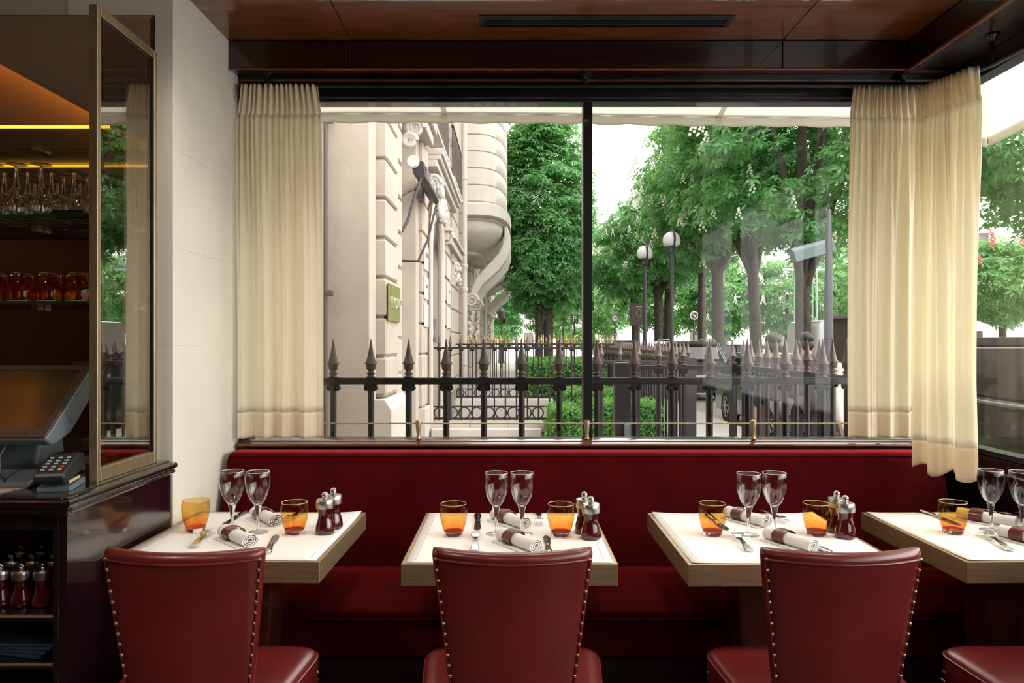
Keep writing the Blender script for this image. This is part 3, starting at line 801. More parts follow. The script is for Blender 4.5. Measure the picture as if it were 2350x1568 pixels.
# ------------------------------------------------------------------ chairs
m_nailmesh = None
def make_chair(label):
    c = thing('dining_chair', label, 'chair', (0, 0, 0), 0, 'red leather dining chairs')
    z0, z1 = 0.40, 0.905
    def hw(v): return 0.158 + (0.2185 - 0.158) * v ** 0.9
    def yb(v): return -0.172 - 0.075 * v
    def cur(u, v): return (0.028 + 0.032 * v) * u * u
    TH = 0.05
    def sec(v, n=26):
        """closed plan section of the back at height v: outer face then inner face"""
        pts = []
        w = hw(v)
        for k in range(n):
            u = -1 + 2 * k / (n - 1)
            e = 0.010 * max(0, (abs(u) - 0.9) / 0.1) ** 2
            pts.append((u * w, yb(v) + cur(u, v) + e))
        for k in range(n):
            u = 1 - 2 * k / (n - 1)
            e = 0.010 * max(0, (abs(u) - 0.9) / 0.1) ** 2
            pts.append((u * (w - 0.004), yb(v) + cur(u, v) + TH * (1 - 0.15 * v) - e))
        return pts
    rows = []
    NV = 22
    for j in range(NV):
        v = j / (NV - 1)
        rows.append([(x, y, z0 + (z1 - 0.02 - z0) * v) for x, y in sec(v)])
    # rolled top
    for k in range(1, 8):
        a = k / 7 * math.pi / 2
        s = sec(1)
        cy = [(s[i][1] + s[len(s)-1-i][1]) / 2 for i in range(len(s))]
        q = []
        for i, (x, y) in enumerate(s):
            q.append((x * (1 - 0.015 * (1 - math.cos(a))), cy[i] + (y - cy[i]) * (0.12 + 0.88 * math.cos(a)), z1 - 0.02 + 0.02 * math.sin(a)))
        rows.append(q)
    n = len(rows[0])
    vs = [p for r in rows for p in r]
    fs = []
    for j in range(len(rows) - 1):
        for i in range(n):
            k = (i + 1) % n
            fs.append((j*n+i, j*n+k, (j+1)*n+k, (j+1)*n+i))
    h = n // 2
    for i in range(h - 1):
        fs.append((i, i+1, n-2-i, n-1-i))
        b = (len(rows)-1)*n
        fs.append((b+n-1-i, b+n-2-i, b+i+1, b+i))
    bk = obj('backrest', MB().add(vs, fs), m_leather, c, 60)
    # seam piping along the top of the outer face
    def zt(v): return z0 + (z1 - 0.02 - z0) * v
    pp = [(u * hw(0.985), yb(0.985) + cur(u, 0.985) - 0.0015, zt(0.985)) for u in [-0.985 + 1.97 * k / 24 for k in range(25)]]
    obj('piping', MB().tube(pp, 0.0032, 8), m_leather2, bk)
    for s in (-1, 1):
        pp = [(s * (hw(v) - 0.006), yb(v) + cur(0.97, v) + 0.001, zt(v)) for v in [k / 16 * 0.985 for k in range(17)]]
        obj('piping', MB().tube(pp, 0.0028, 6), m_leather2, bk)
    # brass nails down both edges
    global m_nailmesh
    if m_nailmesh is None:
        nm = MB().lathe([(0.0062, 0.0), (0.0058, 0.0016), (0.004, 0.0032), (0.0014, 0.004)], 10).mesh('nail')
        fixn(nm); nm.materials.append(m_nail); nm.shade_smooth(); m_nailmesh = nm
    for s in (-1, 1):
        for k in range(16):
            v = 0.985 - k * 0.062
            u = 0.955
            o = obj('brass_nail', m_nailmesh, None, bk, loc=(s * u * hw(v), yb(v) + cur(u, v) + 0.0005, zt(v)), rot=(R(90), 0, -s * R(22)))
    # seat
    sz = 0.488
    NU, NV2 = 30, 30
    def seat_plan(t):
        """rounded trapezoid outline, t in 0..1"""
        a = 2 * math.pi * t
        ex = 0.28
        cx, sy = math.cos(a), math.sin(a)
        x = math.copysign(abs(cx) ** ex, cx); y = math.copysign(abs(sy) ** ex, sy)
        w = 0.245 + 0.037 * (y + 1) / 2
        return (x * w, y * 0.225)
    rings = []
    def ring(sc_, z): rings.append([(p[0] * sc_, p[1] * sc_, z) for p in [seat_plan(k / 64) for k in range(64)]])
    ring(0.985, 0.375); ring(1.0, 0.385); ring(1.004, 0.43); ring(1.0, 0.458); ring(0.985, 0.469); ring(0.95, 0.477); ring(0.85, 0.484); ring(0.6, sz + 0.001); ring(0.25, sz + 0.003); ring(0.02, sz + 0.004)
    vs = [p for r in rings for p in r]; fs = []
    for j in range(len(rings) - 1):
        for i in range(64):
            k = (i + 1) % 64
            fs.append((j*64+i, j*64+k, (j+1)*64+k, (j+1)*64+i))
    fs.append(tuple(reversed(range(64)))); fs.append(tuple((len(rings)-1)*64 + i for i in range(64)))
    st = obj('seat', MB().add(vs, fs), m_leather, c, 60)
    obj('piping', MB().tube([(p[0] * 1.0, p[1] * 1.0, 0.4615) for p in [seat_plan(k / 64) for k in range(64)]], 0.0034, 6, closed=True), m_leather2, st)
    for (lx, ly, tx, ty) in ((-0.20, -0.17, -0.015, -0.05), (0.20, -0.17, 0.015, -0.05), (-0.245, 0.19, -0.005, 0.01), (0.245, 0.19, 0.005, 0.01)):
        vs = [(lx+tx-0.014, ly+ty-0.014, 0), (lx+tx+0.014, ly+ty-0.014, 0), (lx+tx+0.014, ly+ty+0.014, 0), (lx+tx-0.014, ly+ty+0.014, 0),
              (lx-0.021, ly-0.021, 0.376), (lx+0.021, ly-0.021, 0.376), (lx+0.021, ly+0.021, 0.376), (lx-0.021, ly+0.021, 0.376)]
        obj('leg', MB().add(vs, [(3,2,1,0),(4,5,6,7),(0,1,5,4),(1,2,6,5),(2,3,7,6),(3,0,4,7)]), m_leg, c, 0, 0.004)
    # nail row curving over each front corner leg
    for s in (-1, 1):
        for k in range(4):
            yn = 0.205 - 0.012 * k; sn = (yn / 0.225) ** (1 / 0.28)
            xn = (1 - sn * sn) ** 0.14 * (0.245 + 0.037 * (yn / 0.225 + 1) / 2)
            obj('brass_nail', m_nailmesh, None, st, loc=(s * (xn + 0.0005), yn, 0.396 + 0.005 * k), rot=(0, s * R(90), 0), scale=(0.9, 0.9, 0.9))
    return c
ch0 = make_chair('red leather dining chair with brass nails at the table by the stone wall')
ch0.location = (-0.893, 2.197, 0)
dup(ch0, (0.001, 2.197, 0), 0, 'red leather dining chair with brass nails at the table under the mullion')
dup(ch0, (0.897, 2.197, 0), 0, 'red leather dining chair with brass nails at the table next to the corner table')
dup(ch0, (1.655, 2.197, 0), 0, 'red leather dining chair drawn up to the corner table by the side window')

# ------------------------------------------------------------------ bar counter, screen, mirror, shelves
CTZ = 1.0
bc = thing('bar_counter', 'black lacquered bar counter with moulded top edge beside the stone wall', 'counter', (-1.338, 2.22, 0))
XL = -1.2     # local left end
obj('countertop', box(XL, -0.012, 0.0, 0.70, 0.965, 1.0), m_lacq, bc, 0, 0.003)
mold = rounded_profile([(0.0, 0.995), (0.018, 0.992), (0.020, 0.975), (0.008, 0.966), (0.012, 0.955), (0.0, 0.945), (-0.012, 0.945), (-0.012, 0.995)], [0, 0.006, 0.006, 0.003, 0.004, 0.003, 0, 0], 4)
obj('side_moulding', MB().prism([(p[0], p[1]) for p in mold], 'y', -0.012, 0.70), m_lacq, bc, 30)
obj('front_moulding', MB().prism([(-p[0], p[1]) for p in mold], 'x', XL, 0.012), m_lacq, bc, 30)
obj('side_panel', box(-0.03, -0.006, 0.018, 0.70, 0.0, 0.963), pm('dark_lacquer_panel', (0.014, 0.004, 0.007), 0.2, coat=1.0, coatr=0.08), bc, 0)
obj('corner_stile', box(-0.048, -0.0305, 0.014, 0.06, 0.0, 0.944), m_lacq, bc, 0, 0.002)
obj('top_rail', box(XL, -0.049, 0.014, 0.05, 0.90, 0.944), m_lacq, bc, 0, 0.002)
obj('back_panel', box(XL, -0.031, 0.60, 0.63, 0.0, 0.963), m_lacq, bc, 0)
for z in (0.638, 0.492, 0.05):
    obj('shelf', box(XL, -0.031, 0.03, 0.60, z - 0.02, z - 0.001), m_lacq, bc, 0)
    obj('shelf_lip', MB().tube([(XL, 0.03, z - 0.006), (-0.0495, 0.03, z - 0.006)], 0.005, 8), m_brassv, bc)
# mills waiting on the counter shelf
kx = 0
for (px, D) in ((3, 2.335), (51, 2.335), (100, 2.335), (27, 2.44), (76, 2.44), (124, 2.44), (52, 2.55), (100, 2.55)):
    X = (px - CX) * D / FPX
    o = put(proto_m, (X, D, 0.6378), kx, 'burgundy mill in the %s row on the open counter shelf' % ('front' if D < 2.4 else 'middle' if D < 2.5 else 'rear'), 'mills stored in the counter'); kx += 1; o.scale = (0.87,) * 3
bn = thing('blue_napkin_pile', 'folded dark blue napkins piled on the lower counter shelf', 'napkins', (-1.56, 2.42, 0.4915))
m_blue = pm('dark_blue_cloth', (0.012, 0.03, 0.055), 0.9, bump=0.3, bscale=200)
for k in range(4):
    obj('folded_napkin', box(-0.14, 0.14, -0.12, 0.12, k * 0.009, k * 0.009 + 0.0088), m_blue, bn, 0, 0.003, rot=(0, 0, R(-14 + 5 * k)))

# brass framed glass screen standing on the counter
gs = thing('glass_screen', 'tall glass screen in a brass frame standing on the bar counter', 'screen', (-1.388, 2.455, CTZ))
H, Ls = 1.588, 0.415
obj('stile', box(-0.014, 0.014, 0.0, 0.022, 0, H), m_brassv, gs, 0, 0.002, seg=1)
obj('stile', box(-0.014, 0.014, Ls - 0.022, Ls, 0, H), m_brassv, gs, 0, 0.002, seg=1)
obj('rail', box(-0.014, 0.014, 0.022, Ls - 0.022, 0, 0.045), m_brassv, gs, 0, 0.002, seg=1)
obj('rail', box(-0.014, 0.014, 0.022, Ls - 0.022, H - 0.03, H), m_brassv, gs, 0, 0.002, seg=1)
obj('pane', box(-0.003, 0.003, 0.022, Ls - 0.022, 0.045, H - 0.03), m_screen, gs, 0)
obj('gasket', MB().bb(-0.009, 0.009, 0.022, 0.027, 0.045, H - 0.03).bb(-0.009, 0.009, Ls - 0.027, Ls - 0.022, 0.045, H - 0.03).bb(-0.009, 0.009, 0.027, Ls - 0.027, H - 0.035, H - 0.03), m_black, gs, 0)
# mirror on the wall behind the bar
mi = thing('wall_mirror', 'large bronze-tinted mirror on the wall behind the bar shelves', 'mirror', (-2.6, 2.922, 1.02))
obj('mirror_glass', box(-1.2, 1.178, -0.010, -0.002, 0, 1.72), m_mirror, mi, 0)
bev = MB()
x0, x1, za, zb = -1.2, 1.178, 0.0, 1.72
bev.add([(x1, -0.010, za), (x1 + 0.012, -0.004, za - 0.0), (x1 + 0.012, -0.004, zb + 0.012), (x1, -0.010, zb)], [(0, 1, 2, 3)])
bev.add([(x0, -0.010, zb), (x1, -0.010, zb), (x1 + 0.012, -0.004, zb + 0.012), (x0, -0.004, zb + 0.012)], [(0, 1, 2, 3)])
obj('bevel_edge', bev, m_mirror, mi, 0)
obj('backing', box(x0 - 0.004, x1 + 0.014, -0.004, 0.0, za, zb + 0.014), m_black, mi, 0)
# glass shelves
SH = [(2.222, 'top'), (1.908, 'middle'), (1.602, 'lowest')]
for z, nm in SH:
    s = thing('glass_shelf', {'top': 'empty glass shelf with a glowing amber front edge above the bar', 'middle': 'glass shelf carrying upturned wine glasses behind the bar', 'lowest': 'glass shelf carrying upturned orange tumblers behind the bar'}[nm], 'shelf', (-2.05, 2.62, z))
    obj('glass_plate', box(-0.75, 0.628, 0, 0.285, 0, 0.010), m_shelf, s, 0)
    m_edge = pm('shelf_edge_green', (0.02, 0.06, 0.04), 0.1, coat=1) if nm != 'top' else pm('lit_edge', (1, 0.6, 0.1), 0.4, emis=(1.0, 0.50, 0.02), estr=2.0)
    obj('front_edge', box(-0.75, 0.628, -0.002, 0.0, 0.0, 0.010), m_edge, s, 0)
    for x in (0.2, 0.6):
        obj('bracket', MB().bb(x - 0.012, x + 0.012, 0.25, 0.288, -0.012, -0.0005), m_brassv, s, 0)
# upright brass standards on the mirror
for X in (-1.62, -2.35):
    st = thing('shelf_standard', 'narrow brass shelf standard with screw holes fixed to the mirror', 'shelf standard', (X, 2.908, 1.03), 0, 'brass shelf standards')
    obj('strip', box(-0.012, 0.012, -0.006, 0.0, 0, 1.55), m_brassv, st, 0, 0.001, seg=1)
    for k in range(9):
        obj('screw', MB().lathe([(0.004, 0), (0.003, 0.0012)], 8), m_steelb, st, loc=(0, -0.006, 0.1 + 0.16 * k), rot=(R(90), 0, 0))
# upturned glasses on the shelves
for i, (px, D) in enumerate(((-18, 2.665), (38, 2.665), (95, 2.665), (10, 2.772), (64, 2.772), (118, 2.772), (170, 2.772), (222, 2.772), (38, 2.858), (92, 2.858), (146, 2.858), (200, 2.858), (252, 2.858))):
    X = (px - CX) * D / FPX
    o = put(proto_w, (X, D, 1.908 + 0.010 + 0.2294 * 0.82), 0, 'upturned wine glass in the %s row on the bar shelf' % ('front' if D < 2.7 else 'middle' if D < 2.8 else 'mirror-side'), 'upturned wine glasses on the bar shelf', rot=(R(180), 0, i))
    o.scale = (0.82,) * 3
proto_o = make_tumbler('orange tumbler', m_orange, m_amberf)
for i, (px, D) in enumerate(((-12, 2.667), (50, 2.667), (114, 2.667), (180, 2.667), (20, 2.761), (82, 2.761), (146, 2.761), (206, 2.761), (52, 2.856), (116, 2.856))):
    X = (px - CX) * D / FPX
    o = put(proto_o, (X, D, 1.602 + 0.0102 + 0.119 * 0.86), 0, 'upturned orange tumbler in the %s row on the lowest bar shelf' % ('front' if D < 2.7 else 'middle' if D < 2.8 else 'mirror-side'), 'orange tumblers on the bar shelf', rot=(R(180), 0, i))
    o.scale = (0.86,) * 3
put(proto_o, (-1.455, 2.745, CTZ + 0.0005), 0, 'orange glass tumbler standing on the counter behind the glass screen', 'orange tumblers behind the screen')
mf = thing('menu_folder', 'closed black folders lying on the glass shelf beside upturned wine glasses', 'folder', (-1.588, 2.677, 1.9185), R(3))
obj('folder', box(-0.056, 0.06, -0.048, 0.05, 0, 0.009), m_dark, mf, 0, 0.002)
obj('folder', box(-0.046, 0.062, -0.046, 0.048, 0.0092, 0.018), m_dark, mf, 0, 0.002)

# till: tilted touch screen on a stand
ti = thing('till_terminal', 'tilted touchscreen till with grey casing on the bar counter', 'till', (-1.69, 2.50, CTZ))
ang = math.atan2(1.385 - 1.156, 2.62 - 2.35)
hd = bpy.data.objects.new('screen_head', None)
W2, L2 = 0.21, 0.355
mbh = MB().prism(rounded_profile([(-0.0, 0.0), (L2, 0.0), (L2 - 0.02, -0.075), (0.11, -0.085), (0.012, -0.045)], [0.012, 0.012, 0.03, 0.03, 0.02], 4), 'x', -W2, W2)
col.objects.remove(hd) if hd.name in col.objects else None
bpy.data.objects.remove(hd)
hob = obj('screen_head', mbh, m_grey, ti, 30, 0.006, loc=(0, -0.15, 0.156), rot=(ang, 0, 0))
m_bez = pm('brown_bezel', (0.05, 0.038, 0.028), 0.35)
obj('bezel', MB().bb(-W2 + 0.004, W2 - 0.004, 0.006, 0.045, 0.001, 0.005).bb(-W2 + 0.004, W2 - 0.004, L2 - 0.03, L2 - 0.006, 0.001, 0.005).bb(-W2 + 0.004, -W2 + 0.03, 0.045, L2 - 0.03, 0.001, 0.005).bb(W2 - 0.03, W2 - 0.004, 0.045, L2 - 0.03, 0.001, 0.005), m_bez, hob, 0, 0.0015, seg=1)
obj('touch_screen', box(-W2 + 0.03, W2 - 0.03, 0.045, L2 - 0.03, 0.001, 0.003), pm('dark_screen', (0.035, 0.02, 0.010), 0.28, noise=0.3, nscale=25, coat=0.6, coatr=0.12), hob, 0)
obj('power_button', MB().lathe([(0.0045, 0), (0.0045, 0.0012), (0.0025, 0.0013)], 14), m_dark, hob, loc=(W2 - 0.07, 0.022, 0.005))
obj('side_cover', box(W2 + 0.0005, W2 + 0.003, 0.13, L2 - 0.02, -0.06, -0.012), m_grey, hob, 0, 0.001, seg=1)
obj('neck', MB().prism([(-0.02, 0.04), (0.16, 0.04), (0.12, 0.24), (0.04, 0.20)], 'x', -0.09, 0.09), m_grey, ti, 0, 0.01)
obj('stand_foot', MB().prism(rounded_profile([(-0.14, 0.0), (0.18, 0.0), (0.17, 0.05), (-0.0, 0.06), (-0.13, 0.02)], [0, 0, 0.01, 0.03, 0.008]), 'x', -0.15, 0.15), m_grey, ti, 30, 0.006)
obj('cable', MB().tube([(0.06, -0.10, 0.15), (0.05, -0.13, 0.10), (0.055, -0.135, 0.05), (0.07, -0.125, 0.01)], 0.004, 8), m_dark, ti)
# card reader
rd = thing('card_reader', 'black card payment terminal with keypad in a cradle on the counter', 'card reader', (-1.437, 2.345, CTZ), R(14))
obj('cradle', MB().prism(rounded_profile([(-0.05, 0), (0.10, 0), (0.10, 0.022), (-0.05, 0.016)], 0.004), 'x', -0.045, 0.05), m_grey, rd, 30, 0.003)
bod = obj('body', MB().prism(rounded_profile([(-0.085, 0.050), (-0.07, 0.028), (0.10, 0.045), (0.115, 0.10), (0.06, 0.105), (-0.075, 0.066)], 0.008), 'x', -0.043, 0.043), m_dark, rd, 30, 0.005)
m_key = pm('key_cap', (0.28, 0.29, 0.30), 0.5)
for r_ in range(5):
    for c_ in range(3):
        mk = m_key
        if r_ == 1 and c_ == 2: mk = pm('red_key', (0.5, 0.03, 0.02), 0.5)
        if r_ == 0 and c_ == 2: mk = pm('yellow_key', (0.6, 0.42, 0.03), 0.5)
        y = -0.062 + 0.021 * r_
        obj('key', box(-0.006, 0.006, -0.0045, 0.0045, 0, 0.0045), mk, bod, 0, 0.0015, loc=(-0.024 + 0.024 * c_, y, 0.0665 + (y + 0.075) / 0.135 * 0.039), rot=(R(16), 0, 0), seg=1)
obj('display', box(-0.03, 0.03, 0.063, 0.105, 0.1045, 0.107), m_carg, bod, 0)
obj('printed_slip', box(0.0435, 0.046, -0.045, 0.06, 0.025, 0.034), pm('cream_label', (0.55, 0.42, 0.25), 0.6), rd, 0)
# paper on the counter
mp_ = thing('menu_sheet', 'printed paper sheet lying on the counter in front of the till', 'paper', (-1.66, 2.335, CTZ + 0.0006), R(-16))
obj('sheet', box(-0.14, 0.10, -0.075, 0.085, 0, 0.0012), pm('tan_paper', (0.52, 0.38, 0.30), 0.6, noise=0.3, nscale=14), mp_, 0)

# ================================================================== outdoors
GZ = -0.05
def ground(name, x0, x1, y0, y1, z1, mat):
    return tag(obj(name, box(x0, x1, y0, y1, z1 - 0.1, z1), mat, None, 0), kind='structure')
ground('terrace_paving', -3.0, 2.6, 3.9, 8.6, GZ, m_pave)
ground('forecourt_paving', -3.0, 0.42, 8.6, 60, GZ, m_pave)
ground('lawn', 0.42, 2.6, 8.6, 60, GZ, m_grassd)
ground('pavement', 2.6, 3.95, 3.9, 60, GZ, m_pave)
ground('pavement_side', 2.6, 3.95, -6, 3.9, GZ, m_pave)
ground('kerb', 3.95, 4.08, -6, 60, GZ, m_stone)
ground('road', 4.08, 60, -6, 34, GZ - 0.1, m_road)
ground('square', 4.08, 60, 34, 95, GZ - 0.08, m_pave)
ground('far_pavement', -40, 4.08, 60, 95, GZ - 0.02, m_pave)

# ------------------------------------------------------------------ awnings
aw = thing('front_awning', 'white canvas awning with a beige valance over the big window', 'awning', (0, 0, 0))
# the two canopies meet in a mitre from the wall corner (2.32, 3.88) to the outer corner (3.34, 5.2)
def edge_z(x):
    k = min(1, max(0, (x - 2.3) / 1.04)); k = k * k * (3 - 2 * k)
    return (3.068 - 0.014 * max(0, x - 0.3) - 0.004 * math.sin(x * 1.7)) * (1 - k) + 2.905 * k
def edge2(y): return 2.985 - 0.05 * max(0, y - 3.6)
def slope(z1, v): return 3.46 + (z1 - 3.46) * v - 0.02 * math.sin(math.pi * v)
def awn_pt(u, v):
    return (-1.58 + (2.32 + 1.02 * v + 1.58) * u, 3.88 + 1.32 * v, slope(edge_z(-1.58 + 4.92 * u), v))
obj('canopy', MB().grid(awn_pt, 40, 10), m_awn, aw, 60).modifiers.new('t', 'SOLIDIFY').thickness = 0.002
def val(u, v):
    x = -1.58 + 4.92 * u
    return (x, 5.205 + 0.004 * math.sin(x * 21), edge_z(x) - (0.068 + 0.004 * math.sin(x * 21)) * v)
obj('valance', MB().grid(val, 200, 5), m_awnv, aw, 60).modifiers.new('t', 'SOLIDIFY').thickness = 0.002
obj('front_bar', MB().tube([(-1.58 + 0.25 * k, 5.19, edge_z(-1.58 + 0.25 * k) + 0.008) for k in range(20)], 0.012, 8), m_white, aw)
for x in (-0.475, 1.455):
    obj('strap', MB().grid(lambda u, v, x=x: (x + (u - .5) * 0.038, 3.88 + 1.32 * v, slope(edge_z(x), v) - 0.010), 3, 10)
        .grid(lambda u, v, x=x: (x + (u - .5) * 0.038, 5.198, edge_z(x) - 0.068 * v), 3, 3), m_awnv, aw, 60)
aw2 = thing('side_awning', 'white canvas awning over the side window', 'awning', (0, 0, 0))
obj('canopy', MB().grid(lambda u, v: (2.32 + 1.02 * v, -2 + (3.88 + 1.32 * v + 2) * u, slope(edge2(-2 + 7.2 * u), v)), 40, 10), m_awn, aw2, 60).modifiers.new('t', 'SOLIDIFY').thickness = 0.002
obj('valance', MB().grid(lambda u, v: (3.345, -2 + 7.2 * u, edge2(-2 + 7.2 * u) - 0.07 * v), 80, 4), m_awnv, aw2, 60).modifiers.new('t', 'SOLIDIFY').thickness = 0.002
obj('strap', MB().grid(lambda u, v: (2.32 + 1.02 * (0.32 + 0.68 * v), 4.2 + (u - .5) * 0.04, slope(edge2(4.45), 0.32 + 0.68 * v) - 0.012), 3, 6), m_awnv, aw2, 60)

# ------------------------------------------------------------------ iron fences
FIN = MB().lathe([(0.024, 0), (0.028, 0.003), (0.019, 0.012), (0.018, 0.018), (0.0265, 0.023), (0.0265, 0.027), (0.016, 0.032), (0.0165, 0.042), (0.0255, 0.050), (0.029, 0.072), (0.030, 0.078), (0.037, 0.082), (0.036, 0.086), (0.0285, 0.094), (0.021, 0.120), (0.012, 0.165), (0.0035, 0.218), (0.002, 0.226)], 14).mesh('finial')
fixn(FIN); FIN.materials.append(m_spear); FIN.shade_smooth(); FIN.set_sharp_from_angle(angle=R(40))
FING = FIN.copy(); FING.materials.clear(); FING.materials.append(m_gold)
cap = MB()
for s in (-1, 1):
    for yy in (-0.014, 0.014):
        cap.tube([(s * (0.022 + 0.013 * math.cos(a)), yy, -0.022 + 0.013 * math.sin(a)) for a in [2 * math.pi * k / 10 for k in range(10)]], 0.006, 6, closed=True)
        cap.ball((s * 0.022, yy * 1.3, -0.022), 0.007, 8, 6)
cap.bb(-0.035, 0.035, -0.026, 0.026, -0.010, 0.0).bb(-0.024, 0.024, -0.019, 0.019, -0.018, -0.010)
CAPM = cap.mesh('capital'); fixn(CAPM); CAPM.materials.append(m_iron); CAPM.shade_smooth(); CAPM.set_sharp_from_angle(angle=R(40))
bars = {}
def fence(label, p0, p1, sp, z0, zr, off=None, fs=1.0, br=0.0185, gold=False, posts=(), band=None, group='iron fences'):
    a, b = Vector((*p0, 0)), Vector((*p1, 0))
    L = (b - a).length
    t = thing('iron_fence', label, 'fence', (a.x, a.y, z0), math.atan2(b.y - a.y, b.x - a.x), group)
    h = zr - z0
    obj('top_rail', box(0, L, -0.018 * fs, 0.018 * fs, h - 0.038 * fs, h), m_iron, t, 0, 0.003, seg=1)
    key = (round(h, 3), br)
    if key not in bars:
        me = MB().lathe([(br, 0.02), (br, h - 0.038 * fs)], 12).mesh('bar'); fixn(me); me.materials.append(m_iron); me.shade_smooth(); me.set_sharp_from_angle(angle=R(40)); bars[key] = me
    x = sp / 2 if off is None else off
    while x < L - 0.01:
        pk = obj('picket', bars[key], None, t, loc=(x, 0, 0))
        obj('spear_finial', FING if gold else FIN, None, pk, loc=(0, 0, h - 0.0005), scale=(fs, fs, fs))
        obj('capital', CAPM, None, pk, loc=(0, 0, h - 0.038 * fs), scale=(fs, fs, fs))
        x += sp
    obj('bottom_rail', box(0, L, -0.015, 0.015, 0.03, 0.055), m_iron, t, 0)
    for (px_, w, hh) in posts:
        obj('post', box(px_ - w / 2, px_ + w / 2, -w / 2, w / 2, 0, hh), m_iron, t, 0, 0.004, seg=1)
    if band:
        L2, zb0, zb1, n = band
        obj('band_rail', box(0, L2, -0.012, 0.012, zb1 - z0 - 0.015, zb1 - z0), m_iron, t, 0)
        obj('band_rail', box(0, L2, -0.012, 0.012, zb0 - z0, zb0 - z0 + 0.015), m_iron, t, 0)
        r = (zb1 - zb0) / 2 - 0.018
        rm = MB().tube([(r * math.cos(q), 0, r * math.sin(q)) for q in [2 * math.pi * k / 20 for k in range(20)]], 0.010, 6, closed=True).mesh('ring'); fixn(rm); rm.materials.append(m_iron); rm.shade_smooth()
        for k in range(n):
            obj('ring', rm, None, t, loc=((k + 0.5) * L2 / n, 0, (zb0 + zb1) / 2 - z0))
    return t
fence('black iron fence with bronze spear tips right outside the big window', (-1.125, 4.3), (2.05, 4.3), 0.2185, GZ, 1.258, off=0.088)
fence('black iron fence with spear tips running away along the pavement', (2.03, 4.36), (2.03, 6.62), 0.2, GZ, 1.258, off=0.13)
fence('black iron fence closing the terrace, with a broad gate post', (0.93, 6.6), (2.0, 6.6), 0.2185, GZ, 1.258, off=0.16, posts=((0.05, 0.14, 1.33), (1.04, 0.055, 1.33)))
gb = tag(obj('gate_lock_box', box(0.985, 1.04, 6.50, 6.525, 0.55, 0.74), m_grey, None, 0, 0.006), 'small grey lock box on the broad gate post', 'lock box')
fence('black iron fence with spear tips along the pavement beyond the gate', (2.03, 8.45), (2.03, 16.5), 0.2, GZ, 1.258, posts=((0.0, 0.12, 1.33), (0.14, 0.06, 1.33)))
fence('black iron fence with spear tips crossing the garden behind the gate', (0.95, 8.7), (2.0, 8.7), 0.2185, GZ, 1.24, off=0.1)
fence('black iron fence with a band of rings on the nearer low stone wall', (-1.10, 10.4), (1.05, 10.4), 0.155, 0.345, 1.39, fs=0.75, br=0.011, band=(1.55, 0.372, 0.562, 9))
fence('iron fence with gilt spear tips and rings on the farther stone wall', (-1.10, 14.5), (2.013, 14.5), 0.16, 0.345, 1.425, fs=0.8, br=0.011, gold=True, band=(1.9, 0.372, 0.552, 11))
fence('far iron fence with gilt spear tips behind the forecourt', (-1.0, 24), (3.6, 24), 0.2, 0.1, 1.42, fs=0.9, br=0.012, gold=True)
for y, x1, nm in ((10.4, 0.45, 'low stone wall under the nearer fence with rings'), (14.5, 0.80, 'low stone wall under the farther fence with rings')):
    w = thing('low_wall', nm, 'low wall', (-1.1, y, GZ))
    n = 3
    for k in range(n):
        a, b = (x1 + 1.1) * k / n, (x1 + 1.1) * (k + 1) / n
        obj('stone_block', box(a + 0.003, b - 0.003, -0.17, 0.17, 0, 0.27), m_stone2, w, 0, 0.006, seg=1)
        obj('coping_stone', box(a + 0.002, b - 0.002, -0.2, 0.2, 0.27, 0.394), m_stone2, w, 0, 0.012)
st = thing('stone_steps', 'pale stone steps in front of the low wall', 'steps', (-1.1, 9.6, GZ))
for k in range(3):
    obj('step', box(0.008, 1.5, 0.2 * k, 0.6, 0.11 * k, 0.11 * (k + 1)), m_stone2, st, 0, 0.008)

# ------------------------------------------------------------------ hedges and grass
def leaf_quads(name, pts, nrm, size, mat, parent, rng):
    n = len(pts)
    a = rng.normal(size=(n, 3)); nr = nrm + 0.6 * rng.normal(size=(n, 3)); nr /= np.linalg.norm(nr, axis=1, keepdims=True)
    t = np.cross(nr, a); t /= np.linalg.norm(t, axis=1, keepdims=True) + 1e-9
    b = np.cross(nr, t)
    s = size * rng.uniform(0.7, 1.3, (n, 1))
    v = np.stack([pts - t * s, pts + b * s * 0.6, pts + t * s, pts - b * s * 0.6], 1).reshape(-1, 3)
    return fast_mesh(name, v, n, 4, mat, parent)
def fast_mesh(name, v, nf, k, mat, parent, idx=None):
    me = bpy.data.meshes.new(name)
    me.vertices.add(len(v)); me.vertices.foreach_set('co', v.astype(np.float32).ravel())
    me.loops.add(nf * k); me.polygons.add(nf)
    li = np.arange(nf * k, dtype=np.int32) if idx is None else idx.astype(np.int32).ravel()
    me.loops.foreach_set('vertex_index', li)
    me.polygons.foreach_set('loop_start', np.arange(0, nf * k, k, dtype=np.int32))
    me.polygons.foreach_set('loop_total', np.full(nf, k, dtype=np.int32))
    me.update(calc_edges=True); me.materials.append(mat)
    o = bpy.data.objects.new(name, me); col.objects.link(o); o.parent = parent
    o['kind'] = 'stuff'
    return o
